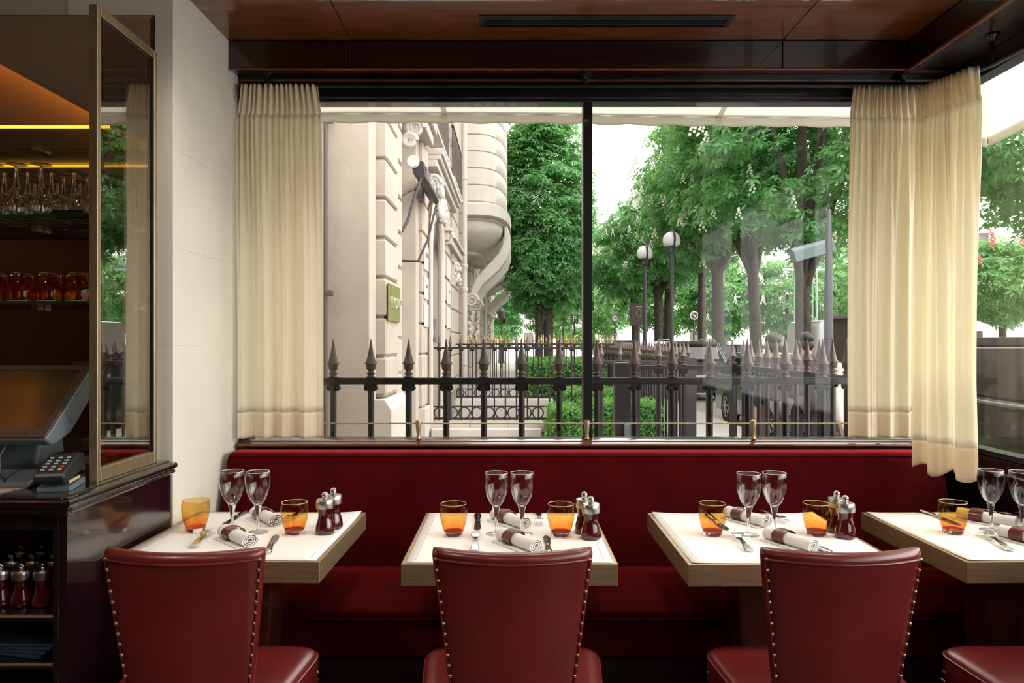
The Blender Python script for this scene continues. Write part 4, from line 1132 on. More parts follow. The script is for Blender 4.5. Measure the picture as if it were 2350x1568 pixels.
def hedge(label, x0, x1, y0, y1, z1, n, seed, size=0.02):
    rng = np.random.default_rng(seed)
    t = thing('box_hedge', label, 'hedge', ((x0 + x1) / 2, (y0 + y1) / 2, GZ))
    hx, hy, hz = (x1 - x0) / 2, (y1 - y0) / 2, z1 - GZ
    obj('core', box(-hx * .96, hx * .96, -hy * .96, hy * .96, 0, hz * 0.97), pm('hedge_core', (0.02, 0.06, 0.012), 0.95), t, 0, 0.04)
    A = np.array([2*hx*hz, 2*hx*hz, 2*hy*hz, 2*hy*hz, 4*hx*hy]); f = rng.choice(5, n, p=A / A.sum())
    u, w = rng.uniform(-1, 1, n), rng.uniform(-1, 1, n)
    P = np.zeros((n, 3)); N = np.zeros((n, 3))
    for k in range(5):
        m = f == k
        if k == 0: P[m] = np.c_[u[m]*hx, np.full(m.sum(), -hy), (w[m]+1)/2*hz]; N[m] = (0, -1, 0.3)
        if k == 1: P[m] = np.c_[u[m]*hx, np.full(m.sum(), hy), (w[m]+1)/2*hz]; N[m] = (0, 1, 0.3)
        if k == 2: P[m] = np.c_[np.full(m.sum(), -hx), u[m]*hy, (w[m]+1)/2*hz]; N[m] = (-1, 0, 0.3)
        if k == 3: P[m] = np.c_[np.full(m.sum(), hx), u[m]*hy, (w[m]+1)/2*hz]; N[m] = (1, 0, 0.3)
        if k == 4: P[m] = np.c_[u[m]*hx, w[m]*hy, np.full(m.sum(), hz)]; N[m] = (0, 0, 1)
    P += rng.normal(scale=0.022, size=P.shape)
    P[:, 2] = np.clip(P[:, 2], 0.01, None)
    leaf_quads('hedge_leaves', P, N, size, m_hedge, t, rng)
hedge('clipped box hedge at the corner of the lawn by the low wall', 0.52, 0.84, 9.3, 10.28, 0.60, 9000, 1)
hedge('clipped box hedge farther back on the lawn', 0.90, 1.95, 12.2, 13.6, 0.62, 9000, 2, 0.025)
hedge('long box hedge behind the fence with gilt spears', 0.35, 1.88, 15.0, 19.0, 1.05, 9000, 3, 0.035)
hedge('clipped box hedge beside the broad gate post', 0.95, 1.9, 9.45, 10.28, 0.66, 8000, 4)
rng = np.random.default_rng(5)
n = 9000
gp = np.c_[rng.uniform(0.45, 2.55, n), rng.uniform(9.0, 14.3, n), np.full(n, GZ)]
keep = np.ones(n, bool)      # no grass under the hedges and the low walls
for xa, xb, ya, yb in ((0.49, 0.87, 9.27, 10.31), (0.87, 1.98, 12.17, 13.63), (0.92, 1.93, 9.42, 10.31), (0.4, 0.5, 10.1, 10.7)):
    keep &= ~((gp[:, 0] > xa) & (gp[:, 0] < xb) & (gp[:, 1] > ya) & (gp[:, 1] < yb))
gp = gp[keep]; n = len(gp)
h = rng.uniform(0.03, 0.07, n); d = rng.normal(size=(n, 2)) * 0.02; wv = rng.normal(size=(n, 2)); wv /= np.linalg.norm(wv, axis=1, keepdims=True)
v = np.stack([gp + np.c_[wv * 0.005, np.zeros(n)], gp - np.c_[wv * 0.005, np.zeros(n)], gp + np.c_[d, h]], 1).reshape(-1, 3)
g = fast_mesh('grass', v, n, 3, leaf_mat('grass_blade', (0.10, 0.26, 0.03), (0.20, 0.42, 0.07), 0.3), None)
tag(g, 'bright green mown grass between the hedges', 'grass', kind='stuff')

# ------------------------------------------------------------------ limestone building
bd = thing('limestone_building', 'pale limestone town house with rusticated piers and rounded oriel bays', 'building', (0, 0, GZ))
def bpart(nm, mb, mat=None, sm=0, bv=0.006, par=None, seg=1, **k):
    return obj(nm, mb, mat or m_stone, par or bd, sm, bv, seg=seg, **k)
def zb(z): return z - GZ
bpart('side_wall', box(-2.4, -1.60, 3.92, 6.3, 0, 7), m_stone2)
bpart('corner_wall', box(-2.4, -1.212, 6.3, 6.6, zb(0.52), 7), m_stone)
bpart('corner_plinth', box(-2.4, -1.20, 6.26, 6.6, 0, zb(0.517)), m_stone2)
def pier(x0, xf, y0, y1, z0, z1, z_ref, step, mat=None):
    """pier of single stones with chamfered joints; xf is the street face"""
    bpart('pier_core', box(x0, xf - 0.03, y0 + 0.03, y1, z0, z1), m_stone, bv=0)
    z = z_ref
    while z > z0: z -= step
    while z < z1:
        a, b = max(z, z0), min(z + step, z1)
        if b - a > 0.05:
            bpart('stone_block', box(x0 + 0.02, xf, y0, y1 - 0.004, a + 0.012, b - 0.012), m_stone, bv=0.014)
        z += step
pier(-1.9, -1.118, 6.6, 7.28, zb(0.97), 7, zb(1.332), 0.353)
pier(-1.9, -1.125, 7.285, 7.6, zb(0.90), 7, zb(1.50), 0.353)
bpart('pier_plinth', MB().prism([(-1.9, 0), (-1.06, 0), (-1.06, zb(0.86)), (-1.118, zb(0.955)), (-1.9, zb(0.955))], 'y', 6.52, 7.62), m_stone2, bv=0.006)
bpart('recess_wall', box(-2.6, -2.3, 7.6, 12.4, 0, 7), m_stone)
bpart('door_reveal', box(-2.3, -1.212, 9.37, 9.65, 0, 7), m_stone)
pier(-1.9, -1.160, 9.65, 10.3, zb(0.6), 7, zb(1.30), 0.40)
bpart('pier_plinth', box(-1.9, -1.12, 9.6, 10.34, 0, zb(0.595)), m_stone2)
bpart('arch_reveal', box(-2.3, -1.17, 12.0, 12.3, 0, 7), m_stone)
bpart('arch_lintel_wall', box(-2.3, -1.2, 10.3, 12.0, zb(3.45), 7), m_stone)
arc = [( -1.15, 11.15 - 0.88 * math.cos(a), zb(2.62) + 0.88 * math.sin(a)) for a in [math.pi * k / 16 for k in range(17)]]
bpart('arch_moulding', MB().tube([(-1.15, 12.03, 0.02), *arc[::-1], (-1.15, 10.27, 0.02)], 0.055, 8), m_stone2, 40, 0)
bpart('arch_moulding', MB().tube([(-1.12, 12.10, 0.02), *[(x + 0.03, 11.15 + (y - 11.15) * 1.09, zb(2.62) + (z - zb(2.62)) * 1.09) for x, y, z in arc[::-1]], (-1.12, 10.2, 0.02)], 0.028, 6), m_stone2, 40, 0)
pier(-1.9, -1.118, 12.3, 13.4, zb(0.5), 7, zb(1.30), 0.42)
pier(-1.9, -1.118, 14.0, 15.6, zb(0.5), 9, zb(1.20), 0.44)
bpart('facade_wall', box(-2.3, -1.20, 13.4, 48, 0, 14), m_stone)
for k in range(8):
    y0 = 16.3 + 3.9 * k
    pier(-1.5, -1.11, y0, y0 + 1.7, zb(0.4), 4.6, zb(1.2), 0.44)
bpart('upper_wall', box(-2.4, -1.24, 6.62, 13.4, 7.0, 14), m_stone)
# cornice over the arch, with scrolls and carved cartouche
for (xa, za, zb_) in ((-0.965, 4.10, 4.19), (-1.0, 4.03, 4.10), (-1.05, 3.93, 4.03)):
    bpart('cornice_course', box(-1.4, xa, 10.42, 14.2, zb(za), zb(zb_)), m_stone2, bv=0.01)
bpart('lower_cornice', box(-1.4, -1.0, 12.3, 15.8, zb(3.30), zb(3.36)), m_stone2, bv=0.01)
bpart('lower_cornice', box(-1.4, -1.05, 12.35, 15.8, zb(3.16), zb(3.30)), m_stone2, bv=0.01)
bpart('window_cornice', box(-1.4, -1.0, 7.9, 9.9, zb(4.22), zb(4.30)), m_stone2, bv=0.01)
bpart('window_cornice', box(-1.4, -1.05, 7.95, 9.9, zb(4.08), zb(4.22)), m_stone2, bv=0.01)
def scroll(c, r, turns=2.3, w=0.03, ax='y'):
    pts = []
    for k in range(34):
        t = k / 33; a = turns * 2 * math.pi * t; q = r * (1 - 0.82 * t)
        pts.append((c[0] + q * math.cos(a), c[1], c[2] + q * math.sin(a)))
    return MB().tube(pts, [w * (1.15 - 0.6 * k / 33) for k in range(34)], 8)
for c, r in (((-1.12, 10.45, zb(3.70)), 0.12), ((-1.09, 12.45, zb(3.20)), 0.11), ((-1.13, 8.6, zb(3.95)), 0.11), ((-1.15, 8.3, zb(3.72)), 0.08)):
    bpart('scroll', scroll(c, r), m_stone2, 60, 0)
    bpart('scroll_eye', MB().ball((c[0], c[1] + 0.02, c[2]), r * 0.75, 14, 10, (1, 0.35, 1)), m_stone2, 60, 0)
cart = MB()
rr = random.Random(4)
for k in range(70):
    t = k / 69
    cart.ball((-1.12 + rr.uniform(-0.05, 0.10), 10.95 + rr.uniform(-0.3, 0.6), zb(3.25 + 0.55 * t) + rr.uniform(-0.05, 0.05)), rr.uniform(0.025, 0.065), 8, 6, (0.9, 0.8, 1.3))
cart.ball((-1.06, 11.1, zb(3.42)), 0.14, 14, 10, (0.5, 1.2, 1.35))
bpart('carved_cartouche', cart, m_stone2, 60, 0)
orn = MB()
for k in range(26):
    orn.ball((-1.13 + rr.uniform(-0.04, 0.06), 14.6 + rr.uniform(-0.15, 0.5), zb(2.6 + 0.5 * k / 25)), rr.uniform(0.03, 0.07), 7, 5)
bpart('carved_garland', orn, m_stone2, 60, 0)
# balcony rail seen high up
for y0 in (9.9, 13.2):
    bpart('balcony_slab', box(-1.3, -1.02, y0, y0 + 2.4, zb(4.36), zb(4.42)), m_stone2)
    for k in range(16):
        y = y0 + 0.08 + 0.15 * k
        bpart('baluster', MB().tube([(-1.06, y, zb(4.42)), (-1.06, y + 0.05, zb(4.7)), (-1.06, y - 0.03, zb(5.0)), (-1.06, y, zb(5.3))], 0.016, 6), m_spear, 40, 0)
    bpart('balcony_rail', box(-1.085, -1.035, y0, y0 + 2.4, zb(5.3), zb(5.34)), m_iron)
# down pipes
for y, x in ((16.0, -1.03), (28.3, -1.02)):
    dp = bpart('down_pipe', MB().lathe([(0.062, 0), (0.062, 12)], 16, c=(x, y, 0)), m_stone2, 40, 0)
    for z in (1.0, 2.6, 3.1, 5.0, 6.5):
        bpart('pipe_collar', MB().lathe([(0.066, z), (0.078, z + 0.01), (0.078, z + 0.07), (0.066, z + 0.08)], 16, c=(x, y, 0)), m_stone2, 40, 0)
bpart('corner_pipe', MB().lathe([(0.018, 0), (0.018, 5)], 10, c=(-1.565, 6.22, 0)), pm('brown_pipe', (0.10, 0.075, 0.06), 0.6), 40, 0)
for z in (1.85, 3.3):
    bpart('pipe_bracket', box(-1.565, -1.50, 6.2, 6.24, zb(z), zb(z) + 0.05), m_spear)
# rounded oriel bays
def bay_ring(y0, y1, out, s=1.0, n=28):
    """plan of the bay: from wall out to the street and back; s shrinks it towards the wall"""
    pts = []
    yc, hy = (y0 + y1) / 2, (y1 - y0) / 2
    for k in range(n + 1):
        a = math.pi * k / n
        cy, sx = -math.cos(a), math.sin(a)
        ex = 0.5
        x = -1.22 + (out + 1.22) * (abs(sx) ** ex) * s
        y = yc + hy * math.copysign(abs(cy) ** 0.75, cy) * (0.35 + 0.65 * s)
        pts.append((x, y))
    return pts
def loft(rings):
    mb = MB(); n = len(rings[0][0])
    vs = [(x, y, z) for pl, z in rings for x, y in pl]; fs = []
    for j in range(len(rings) - 1):
        for i in range(n - 1):
            fs.append((j*n+i, j*n+i+1, (j+1)*n+i+1, (j+1)*n+i))
    fs.append(tuple(reversed(range(n)))); fs.append(tuple((len(rings)-1)*n + i for i in range(n)))
    return mb.add(vs, fs)
for bi, (y0, y1, out) in enumerate(((17.6, 23.0, -0.13), (30.0, 36.0, -0.09))):
    z = zb(4.80)
    for k in range(9):
        hgt = 0.40
        bpart('bay_course', loft([(bay_ring(y0, y1, out, 0.985), z + 0.0), (bay_ring(y0, y1, out, 1.0), z + 0.02), (bay_ring(y0, y1, out, 1.0), z + hgt - 0.02), (bay_ring(y0, y1, out, 0.985), z + hgt)]), m_stone2, 45, 0)
        z += hgt
    bpart('bay_moulding', loft([(bay_ring(y0, y1, out, 1.0), zb(4.42)), (bay_ring(y0, y1, out, 1.09), zb(4.46)), (bay_ring(y0, y1, out, 1.09), zb(4.72)), (bay_ring(y0, y1, out, 1.0), zb(4.795))]), m_stone2, 45, 0)
    prof = [(0.42, 3.62), (0.46, 3.66), (0.44, 3.72), (0.62, 3.80), (0.80, 3.93), (0.92, 4.08), (0.98, 4.24), (0.97, 4.34), (1.02, 4.38), (1.0, 4.415)]
    bpart('bay_corbel', loft([(bay_ring(y0, y1, out, s), zb(q)) for s, q in prof]), m_stone2, 45, 0)
    for yy in (y0 + 1.0, y1 - 1.6):
        # S-shaped console under the bay
        path = [(out - 0.02, 4.36, .05), (out + 0.04, 4.12, .10), (out + 0.03, 3.86, .14), (out - 0.06, 3.60, .17), (out - 0.26, 3.34, .19), (-0.60, 3.14, .18), (-0.80, 2.94, .15), (-0.92, 2.72, .12), (-0.97, 2.46, .09)]
        top, bot = [], []
        for k, (px_, pz_, w) in enumerate(path):
            q0, q1 = path[max(0, k - 1)], path[min(len(path) - 1, k + 1)]
            tx_, tz_ = q1[0] - q0[0], q1[1] - q0[1]; l_ = math.hypot(tx_, tz_); nx_, nz_ = tz_ / l_, -tx_ / l_
            top.append((px_ + nx_ * w, zb(pz_) + nz_ * w)); bot.append((px_ - nx_ * w * 0.5, zb(pz_) - nz_ * w * 0.5))
        bpart('console', MB().prism(top + bot[::-1], 'y', yy, yy + 0.45), m_stone2, 50, 0.02)
        bpart('console_scroll', scroll((-1.02, yy - 0.01, zb(2.50)), 0.17, 2.0, 0.045), m_stone2, 60, 0)
        bpart('console_scroll', MB().ball((-1.02, yy + 0.2, zb(2.50)), 0.13, 12, 8, (1, 1.6, 1)), m_stone2, 60, 0)
        dropm = MB()
        for k in range(14):
            dropm.ball((-1.06 + rr.uniform(-0.04, 0.06), yy + 0.2 + rr.uniform(-0.12, 0.12), zb(2.25 - 0.055 * k)), rr.uniform(0.04, 0.075), 7, 5)
        bpart('carved_drop', dropm, m_stone2, 60, 0)
# gold plaque with raised letters
pq = thing('gold_plaque', 'square brushed gold plaque with raised letters on the first stone pier', 'plaque', (-1.10, 6.62, 1.66))
obj('backing', box(-0.055, -0.025, 0.03, 0.62, 0.02, 0.31), m_black, pq, 0)
obj('face', box(-0.025, -0.012, 0.0, 0.66, 0.0, 0.335), pm('brushed_gold', (0.30, 0.30, 0.11), 0.45, metal=0.5, noise=0.3, nscale=3, stretch=(1, 4, 1)), pq, 0, 0.002, seg=1)
text_obj('letters', 'LEXON', 0.155, pm('cut_letter', (0.75, 0.72, 0.55), 0.2, metal=0.6), pq, (-0.010, 0.33, 0.165), (R(90), 0, R(90)), 0.004)
pq.location = (-1.083, 6.60, 1.655)
# white name plates on the piers
PL = [(-1.140, 9.72, 2.42, 0.42, 0.33, 'ESCADA', 'upper white name plate on the pier past the doorway'), (-1.140, 9.72, 2.03, 0.42, 0.30, 'ara', 'middle white name plate on the pier past the doorway'), (-1.140, 9.72, 1.66, 0.42, 0.31, '', 'lower blank white plate on the pier past the doorway'),
      (-1.098, 12.6, 2.55, 0.75, 0.36, '', 'upper pale plate on the pier beyond the arch'), (-1.098, 12.6, 2.12, 0.75, 0.36, 'LEO', 'middle pale plate on the pier beyond the arch'), (-1.098, 12.6, 1.70, 0.75, 0.36, '', 'lower pale plate on the pier beyond the arch')]
for (x, y, z, L, h, tx, lb) in PL:
    p = thing('name_plate', lb, 'sign plate', (x, y, z))
    obj('panel', box(-0.018, 0.0, 0, L, 0, h), m_plate, p, 0, 0.004, seg=1)
    if tx: text_obj('lettering', tx, 0.09, m_dark, p, (0.001, L / 2, h * 0.6), (R(90), 0, R(90)), 0.001)
# intercom on the reveal
ic = thing('intercom_panel', 'grey metal door intercom with rows of name buttons', 'intercom', (-1.292, 11.998, 1.46))
obj('panel', box(-0.065, 0.075, -0.012, 0, 0, 0.38), pm('mauve_metal', (0.30, 0.25, 0.26), 0.4, metal=0.5), ic, 0, 0.003, seg=1)
for k in range(9):
    obj('name_button', MB().bb(-0.055, -0.018, -0.016, -0.012, 0.09 + 0.026 * k, 0.102 + 0.026 * k).bb(-0.008, 0.03, -0.016, -0.012, 0.09 + 0.026 * k, 0.102 + 0.026 * k), m_plate, ic, 0)
    obj('push_button', MB().lathe([(0.006, 0), (0.005, 0.006)], 8), m_white, ic, loc=(0.052, -0.012, 0.096 + 0.026 * k), rot=(R(90), 0, 0))
obj('camera_eye', MB().lathe([(0.018, 0), (0.016, 0.008), (0.004, 0.009)], 14), m_dark, ic, loc=(0.02, -0.012, 0.035), rot=(R(90), 0, 0))
# projecting dark sign box on bent arms
hs = thing('hanging_sign', 'dark projecting sign box with white lettering on bent iron arms', 'sign', (-1.055, 8.35, 3.30))
m_sign = pm('dark_mauve_metal', (0.03, 0.022, 0.028), 0.5)
obj('sign_box', MB().prism([(-0.09, 0.24), (0.06, 0.20), (0.085, 0.02), (0.05, -0.02), (-0.06, 0.06)], 'y', 0, 1.5), m_sign, hs, 0, 0.008, seg=1)
obj('sign_face', box(0.072, 0.084, 0.08, 1.42, 0.03, 0.16), pm('sign_face_mauve', (0.075, 0.055, 0.07), 0.4), hs, 0)
text_obj('lettering', 'CAFE BAR', 0.13, m_plate, hs, (0.086, 0.75, 0.095), (R(90), 0, R(90)), 0.001)
obj('arm', MB().tube([(0.05, 0.1, 0.12), (-0.02, -0.2, -0.25), (-0.06, -0.45, -0.55), (-0.10, -0.6, -0.68)], 0.017, 8), m_sign, hs)
obj('arm', MB().tube([(0.02, 0.0, -0.02), (-0.01, -0.06, -0.12), (-0.08, -0.25, -0.19), (-0.10, -0.6, -0.30)], 0.015, 8), m_sign, hs)
obj('arm', MB().tube([(0.06, 1.45, 0.0), (0.0, 0.95, -0.55), (-0.08, 0.6, -0.86), (-0.4, 0.55, -0.86)], 0.015, 8), m_sign, hs)
obj('lamp_disc', MB().lathe([(0.07, 0), (0.075, 0.02), (0.06, 0.05)], 18), m_plate, hs, loc=(-0.06, 0.0, 0.19), rot=(R(90), 0, 0))

# ------------------------------------------------------------------ trees
def leaf_template():
    v = []
    for a in (-1.9, -0.95, 0, 0.95, 1.9):
        l = 1.0 - 0.12 * abs(a)
        ca, sa = math.cos(a), math.sin(a)
        for (r, w, z) in ((0.06, 0, 0), (0.62, 0.19, -0.10), (1.0, 0, -0.32), (0.62, -0.19, -0.10)):
            v.append(((r * ca - w * sa) * l, (r * sa + w * ca) * l, z * l))
    return np.array(v)
LT = leaf_template()
def tree(label, x, y, z_tr, tr, cz, rad, nclump, nleaf, lsize, seed, mat=None, bloom=0, bloomr=False, forks=4, lean=0.0, stems=1, group=None, shellmin=0.62, csize=0.55, name='chestnut_tree'):
    rng = np.random.default_rng(seed)
    rd_ = random.Random(seed)
    t = thing(name, label, 'tree', (x, y, GZ - 0.05), 0, group)
    g0 = GZ - 0.05
    mb = MB()
    for s in range(stems):
        ox = (s - (stems - 1) / 2) * tr * 2.2
        mb.tube([(ox, 0, -0.05), (ox, 0, 0.15), (ox + lean * 0.5, 0, (z_tr - g0) * 0.5), (ox + lean, 0.05, z_tr - g0), (ox + lean * 1.3, 0.1, cz - g0)], [tr * 1.35, tr * 1.1, tr, tr * 0.92, tr * 0.45], 12)
        for k in range(forks):
            a = rd_.uniform(0, 6.28); q = rd_.uniform(0.5, 0.8)
            zs = z_tr - g0 + rd_.uniform(-0.25, 0.5) * 1.2
            e = (lean + rad[0] * q * math.cos(a), rad[1] * q * math.sin(a), cz - g0 + rad[2] * rd_.uniform(-0.3, 0.4))
            m_ = (ox + lean + (e[0] - lean) * 0.35, e[1] * 0.35, zs + (e[2] - zs) * 0.45)
            mb.tube([(ox + lean, 0.03, zs), m_, e], [tr * 0.6, tr * 0.42, tr * 0.12], 8)
    obj('trunk', mb, m_bark, t, 60)
    # clumps over the crown
    d = rng.normal(size=(nclump, 3)); d /= np.linalg.norm(d, axis=1, keepdims=True)
    rr_ = rng.uniform(shellmin, 1.0, (nclump, 1)) ** 0.7
    C = d * rr_ * np.array(rad) + np.array([lean, 0, cz - g0])
    N = nclump * nleaf
    base = np.repeat(C, nleaf, 0)
    out = np.repeat(d, nleaf, 0)
    off = rng.normal(size=(N, 3)); off /= np.linalg.norm(off, axis=1, keepdims=True); off *= rng.uniform(0.2, 1, (N, 1)) ** 0.5
    off *= np.array([csize, csize, csize * 0.55])
    P = base + off
    nz = np.array([0, 0, 1.0]) + 0.55 * out + 0.35 * off / csize + 0.35 * rng.normal(size=(N, 3))
    nz /= np.linalg.norm(nz, axis=1, keepdims=True)
    yaw = rng.normal(size=(N, 3))
    tx = np.cross(yaw, nz); tx /= np.linalg.norm(tx, axis=1, keepdims=True)
    ty = np.cross(nz, tx)
    S = lsize * rng.uniform(0.7, 1.25, (N, 1, 1))
    V = (LT[None, :, 0:1] * tx[:, None] + LT[None, :, 1:2] * ty[:, None] + LT[None, :, 2:3] * nz[:, None]) * S + P[:, None]
    fast_mesh('crown', V.reshape(-1, 3), N * 5, 4, mat or m_leaf, t)
    if bloom:
        ids = rng.choice(nclump, bloom)
        bm_ = MB()
        for i in ids:
            p = C[i] + rng.normal(size=3) * csize * 0.35 + d[i] * csize * 0.55 + np.array([0, 0, csize * 0.35])
            s = lsize * rd_.uniform(1.0, 1.6)
            for k in range(11):
                q = k / 10
                w_ = s * 0.26 * (1 - 0.85 * q)
                an = k * 2.4
                bm_.ball((p[0] + w_ * math.cos(an), p[1] + w_ * math.sin(an), p[2] + s * q * 0.9), s * 0.11, 5, 3)
        b = obj('blossoms', bm_, m_bloomr if bloomr else m_bloom, t, 0)
        b['kind'] = 'stuff'
    return t
# row along the kerb
ROW = [(6.3, 16.0, 2.5, 0.17, 6.4, (3.0, 2.8, 3.1), 300, 26, 0.20, 170, 0.0, 'chestnut tree in white bloom behind the tall dark post, trunk forking low'),
       (6.45, 19.4, 3.2, 0.15, 6.4, (2.4, 2.3, 2.6), 250, 24, 0.20, 150, -0.12, 'chestnut tree in white bloom with a slightly leaning slender trunk'),
       (6.2, 22.3, 3.4, 0.19, 6.2, (2.2, 2.3, 2.3), 230, 24, 0.21, 130, 0.0, 'chestnut tree in white bloom with a thick straight dark trunk'),
       (6.75, 26.3, 3.4, 0.15, 6.2, (2.2, 2.3, 2.3), 210, 22, 0.22, 110, 0.0, 'chestnut tree in white bloom beside the round arrow sign'),
       (6.25, 30.5, 3.0, 0.19, 5.9, (2.2, 2.3, 2.35), 200, 22, 0.24, 110, 0.0, 'chestnut tree in white bloom behind the taller globe lamp'),
       (6.0, 36.0, 3.2, 0.19, 5.5, (2.3, 2.4, 2.1), 180, 20, 0.26, 90, 0.0, 'chestnut tree in white bloom behind the shorter globe lamp')]
for i, (x, y, zt_, tr, cz, rad, nc, nl, ls, bl, ln, lb) in enumerate(ROW):
    tree(lb, x, y, zt_, tr, cz, rad, nc, nl, ls, 100 + i, bloom=bl, forks=6, lean=ln, stems=1 if i != 4 else 2)
# tall clipped trees beyond the stone building
for i, (x, y, tr, cz, rad, nc, nl, ls, lb) in enumerate(((1.16, 27.3, 0.15, 6.4, (1.62, 1.7, 4.1), 430, 26, 0.22, 'tall narrow chestnut beyond the oriel bays with a double trunk'),
        (1.9, 37.0, 0.16, 5.2, (2.0, 2.0, 3.2), 170, 20, 0.26, 'lower chestnut standing behind the tall narrow one'),
        (-0.75, 51.6, 0.2, 4.0, (1.6, 2.0, 2.6), 120, 18, 0.3, 'dark tree at the far end of the stone building'))):
    tree(lb, x, y, 2.6, tr, cz, rad, nc, nl, ls, 200 + i, bloom=12 if i == 0 else 0, forks=5, stems=2 if i == 0 else 1, csize=0.6)
# lighter trees farther off across the square
FAR = [(5.2, 48, 5.6, 4.6, 2.5), (9.5, 46, 4.4, 2.4, 2.6), (12.5, 44, 4.0, 2.2, 2.4), (16.0, 43, 4.2, 2.3, 2.6), (19.5, 44, 4.4, 2.6, 2.8), (3.5, 56, 5.0, 3.6, 2.6), (14.5, 52, 4.6, 2.6, 2.8), (8.0, 62, 5.5, 3.5, 3.2), (23.0, 50, 5.2, 3.2, 3.4)]
for i, (x, y, cz, rz_, rx) in enumerate(FAR):
    tree('pale green young tree on the far side of the street', x, y, cz - rz_ * 0.8, 0.17, cz, (rx, rx, rz_), 110, 18, 0.34, 300 + i, mat=m_leafl, bloom=22, forks=4, csize=0.75, group='pale trees across the street', name='street_tree')
# trees seen through the side window
tree('dark overhanging chestnut outside the side window', 9.6, 12.2, 2.8, 0.2, 6.2, (3.3, 2.8, 3.0), 300, 26, 0.22, 401, bloom=40, forks=6)
tree('small red-flowering chestnut in front of the cream house', 13.6, 20.5, 1.9, 0.1, 3.1, (1.7, 1.7, 1.15), 130, 22, 0.20, 402, mat=m_leafl, bloom=26, bloomr=True, forks=4)
tree('slim ivy-green tree against the cream house', 12.4, 26, 1.2, 0.1, 3.4, (0.8, 0.8, 2.4), 90, 20, 0.20, 403, forks=3)

# ------------------------------------------------------------------ street furniture
def globe_lamp(label, x, y, zg, rg):
    t = thing('globe_lamp', label, 'street lamp', (x, y, GZ), 0, 'globe street lamps')
    z = zg - GZ
    obj('pole', MB().tube([(0, 0, 0), (0, 0, 1.0), (0, 0, z - rg * 1.4)], [0.075, 0.055, 0.05], 12), m_pole, t)
    obj('globe', MB().lathe([(0.02, -0.62 * rg), (0.75 * rg, -0.62 * rg), (0.92 * rg, -0.4 * rg), (rg, 0), (0.92 * rg, 0.4 * rg), (0.7 * rg, 0.72 * rg), (0.38 * rg, 0.93 * rg), (0.02, rg)], 24), m_globe, t, 60, loc=(0, 0, z))
    obj('hoop', MB().tube([(0.02, -0.02, z - rg * 1.5), (0.03, -rg * 0.6, z - rg * 0.9), (0.03, -rg * 1.08, z), (0.02, -rg * 0.95, z + rg * 0.7), (0, -rg * 0.3, z + rg * 1.22), (0, rg * 0.3, z + rg * 1.05)], 0.028, 8), m_pole, t)
    obj('collar', MB().lathe([(0.06, z - 1.5 * rg), (0.10, z - 1.35 * rg), (0.08, z - 0.62 * rg)], 16), m_pole, t)
    return t
globe_lamp('street lamp with an opal globe, the shorter one, left of its twin', 3.73, 20.8, 3.94, 0.225)
globe_lamp('street lamp with an opal globe, the taller one', 4.03, 18.7, 4.02, 0.225)
tpst = thing('tall_post', 'tall dark post carrying a green metal hood beside the chestnut', 'post', (4.36, 10.2, GZ - 0.1))
tpst.scale = (0.85, 0.85, 0.917)
obj('shaft', MB().tube([(0, 0, 0), (0, 0, 2.4), (0.0, 0, 3.3), (0.03, 0.05, 3.75)], [0.075, 0.068, 0.05, 0.035], 12), m_pole, tpst)
m_hood = pm('dark_green_metal', (0.05, 0.085, 0.08), 0.4, coat=0.3)
hd_ = obj('hood', MB().prism([(-0.12, 0.0), (0.12, 0.0), (0.10, 0.16), (0.0, 0.22), (-0.10, 0.16)], 'x', -0.34, 0.34), m_hood, tpst, 0, 0.01, loc=(-0.20, 0.10, 3.04), rot=(0, R(-14), 0))
obj('bracket', MB().tube([(0, 0, 3.1), (-0.2, 0.1, 3.08)], 0.03, 8), m_pole, tpst)
for z in (1.2, 1.45, 1.8):
    obj('collar', MB().lathe([(0.074, z), (0.078, z + 0.01), (0.074, z + 0.02)], 12), m_pole, tpst)
# lattice gantry with letters
lg = thing('lattice_gantry', 'pale green lattice gantry with cut-out letters behind the tall post', 'sign', (10.3, 26.0, GZ - 0.1))
m_lat = pm('pale_green_steel', (0.40, 0.52, 0.42), 0.5)
for x in (-0.32, 0.32):
    for yy in (-0.18, 0.18):
        obj('upright', MB().tube([(x, yy, 0), (x, yy, 4.1)], 0.035, 8), m_lat, lg)
for k in range(11):
    z = 0.3 + 0.35 * k; s = 1 if k % 2 else -1
    obj('diagonal', MB().tube([(-0.32 * s, -0.18, z), (0.32 * s, -0.18, z + 0.35)], 0.018, 6), m_lat, lg)
obj('crossbar', box(-0.85, 0.85, -0.06, 0.06, 4.1, 4.18), m_lat, lg, 0)
text_obj('letters', 'LAVINIA', 0.42, m_lat, lg, (0, -0.02, 4.36), (R(90), 0, 0), 0.02)
# dark kiosk
ki = thing('street_kiosk', 'dark brown kiosk with a flat overhanging roof beside the tall post', 'kiosk', (7.0, 13.6, GZ - 0.1))
m_kio = pm('kiosk_brown', (0.055, 0.042, 0.042), 0.5)
obj('cabin', box(-0.62, 0.95, 0, 1.2, 0, 2.05), m_kio, ki, 0, 0.01)
obj('roof', box(-0.75, 1.05, -0.12, 1.3, 2.05, 2.11), pm('kiosk_roof', (0.16, 0.13, 0.13), 0.5), ki, 0, 0.01)
for k in range(4):
    obj('panel', box(-0.58 + 0.38 * k, -0.24 + 0.38 * k, -0.02, 0.0, 0.15, 1.95), m_kio, ki, 0, 0.006)
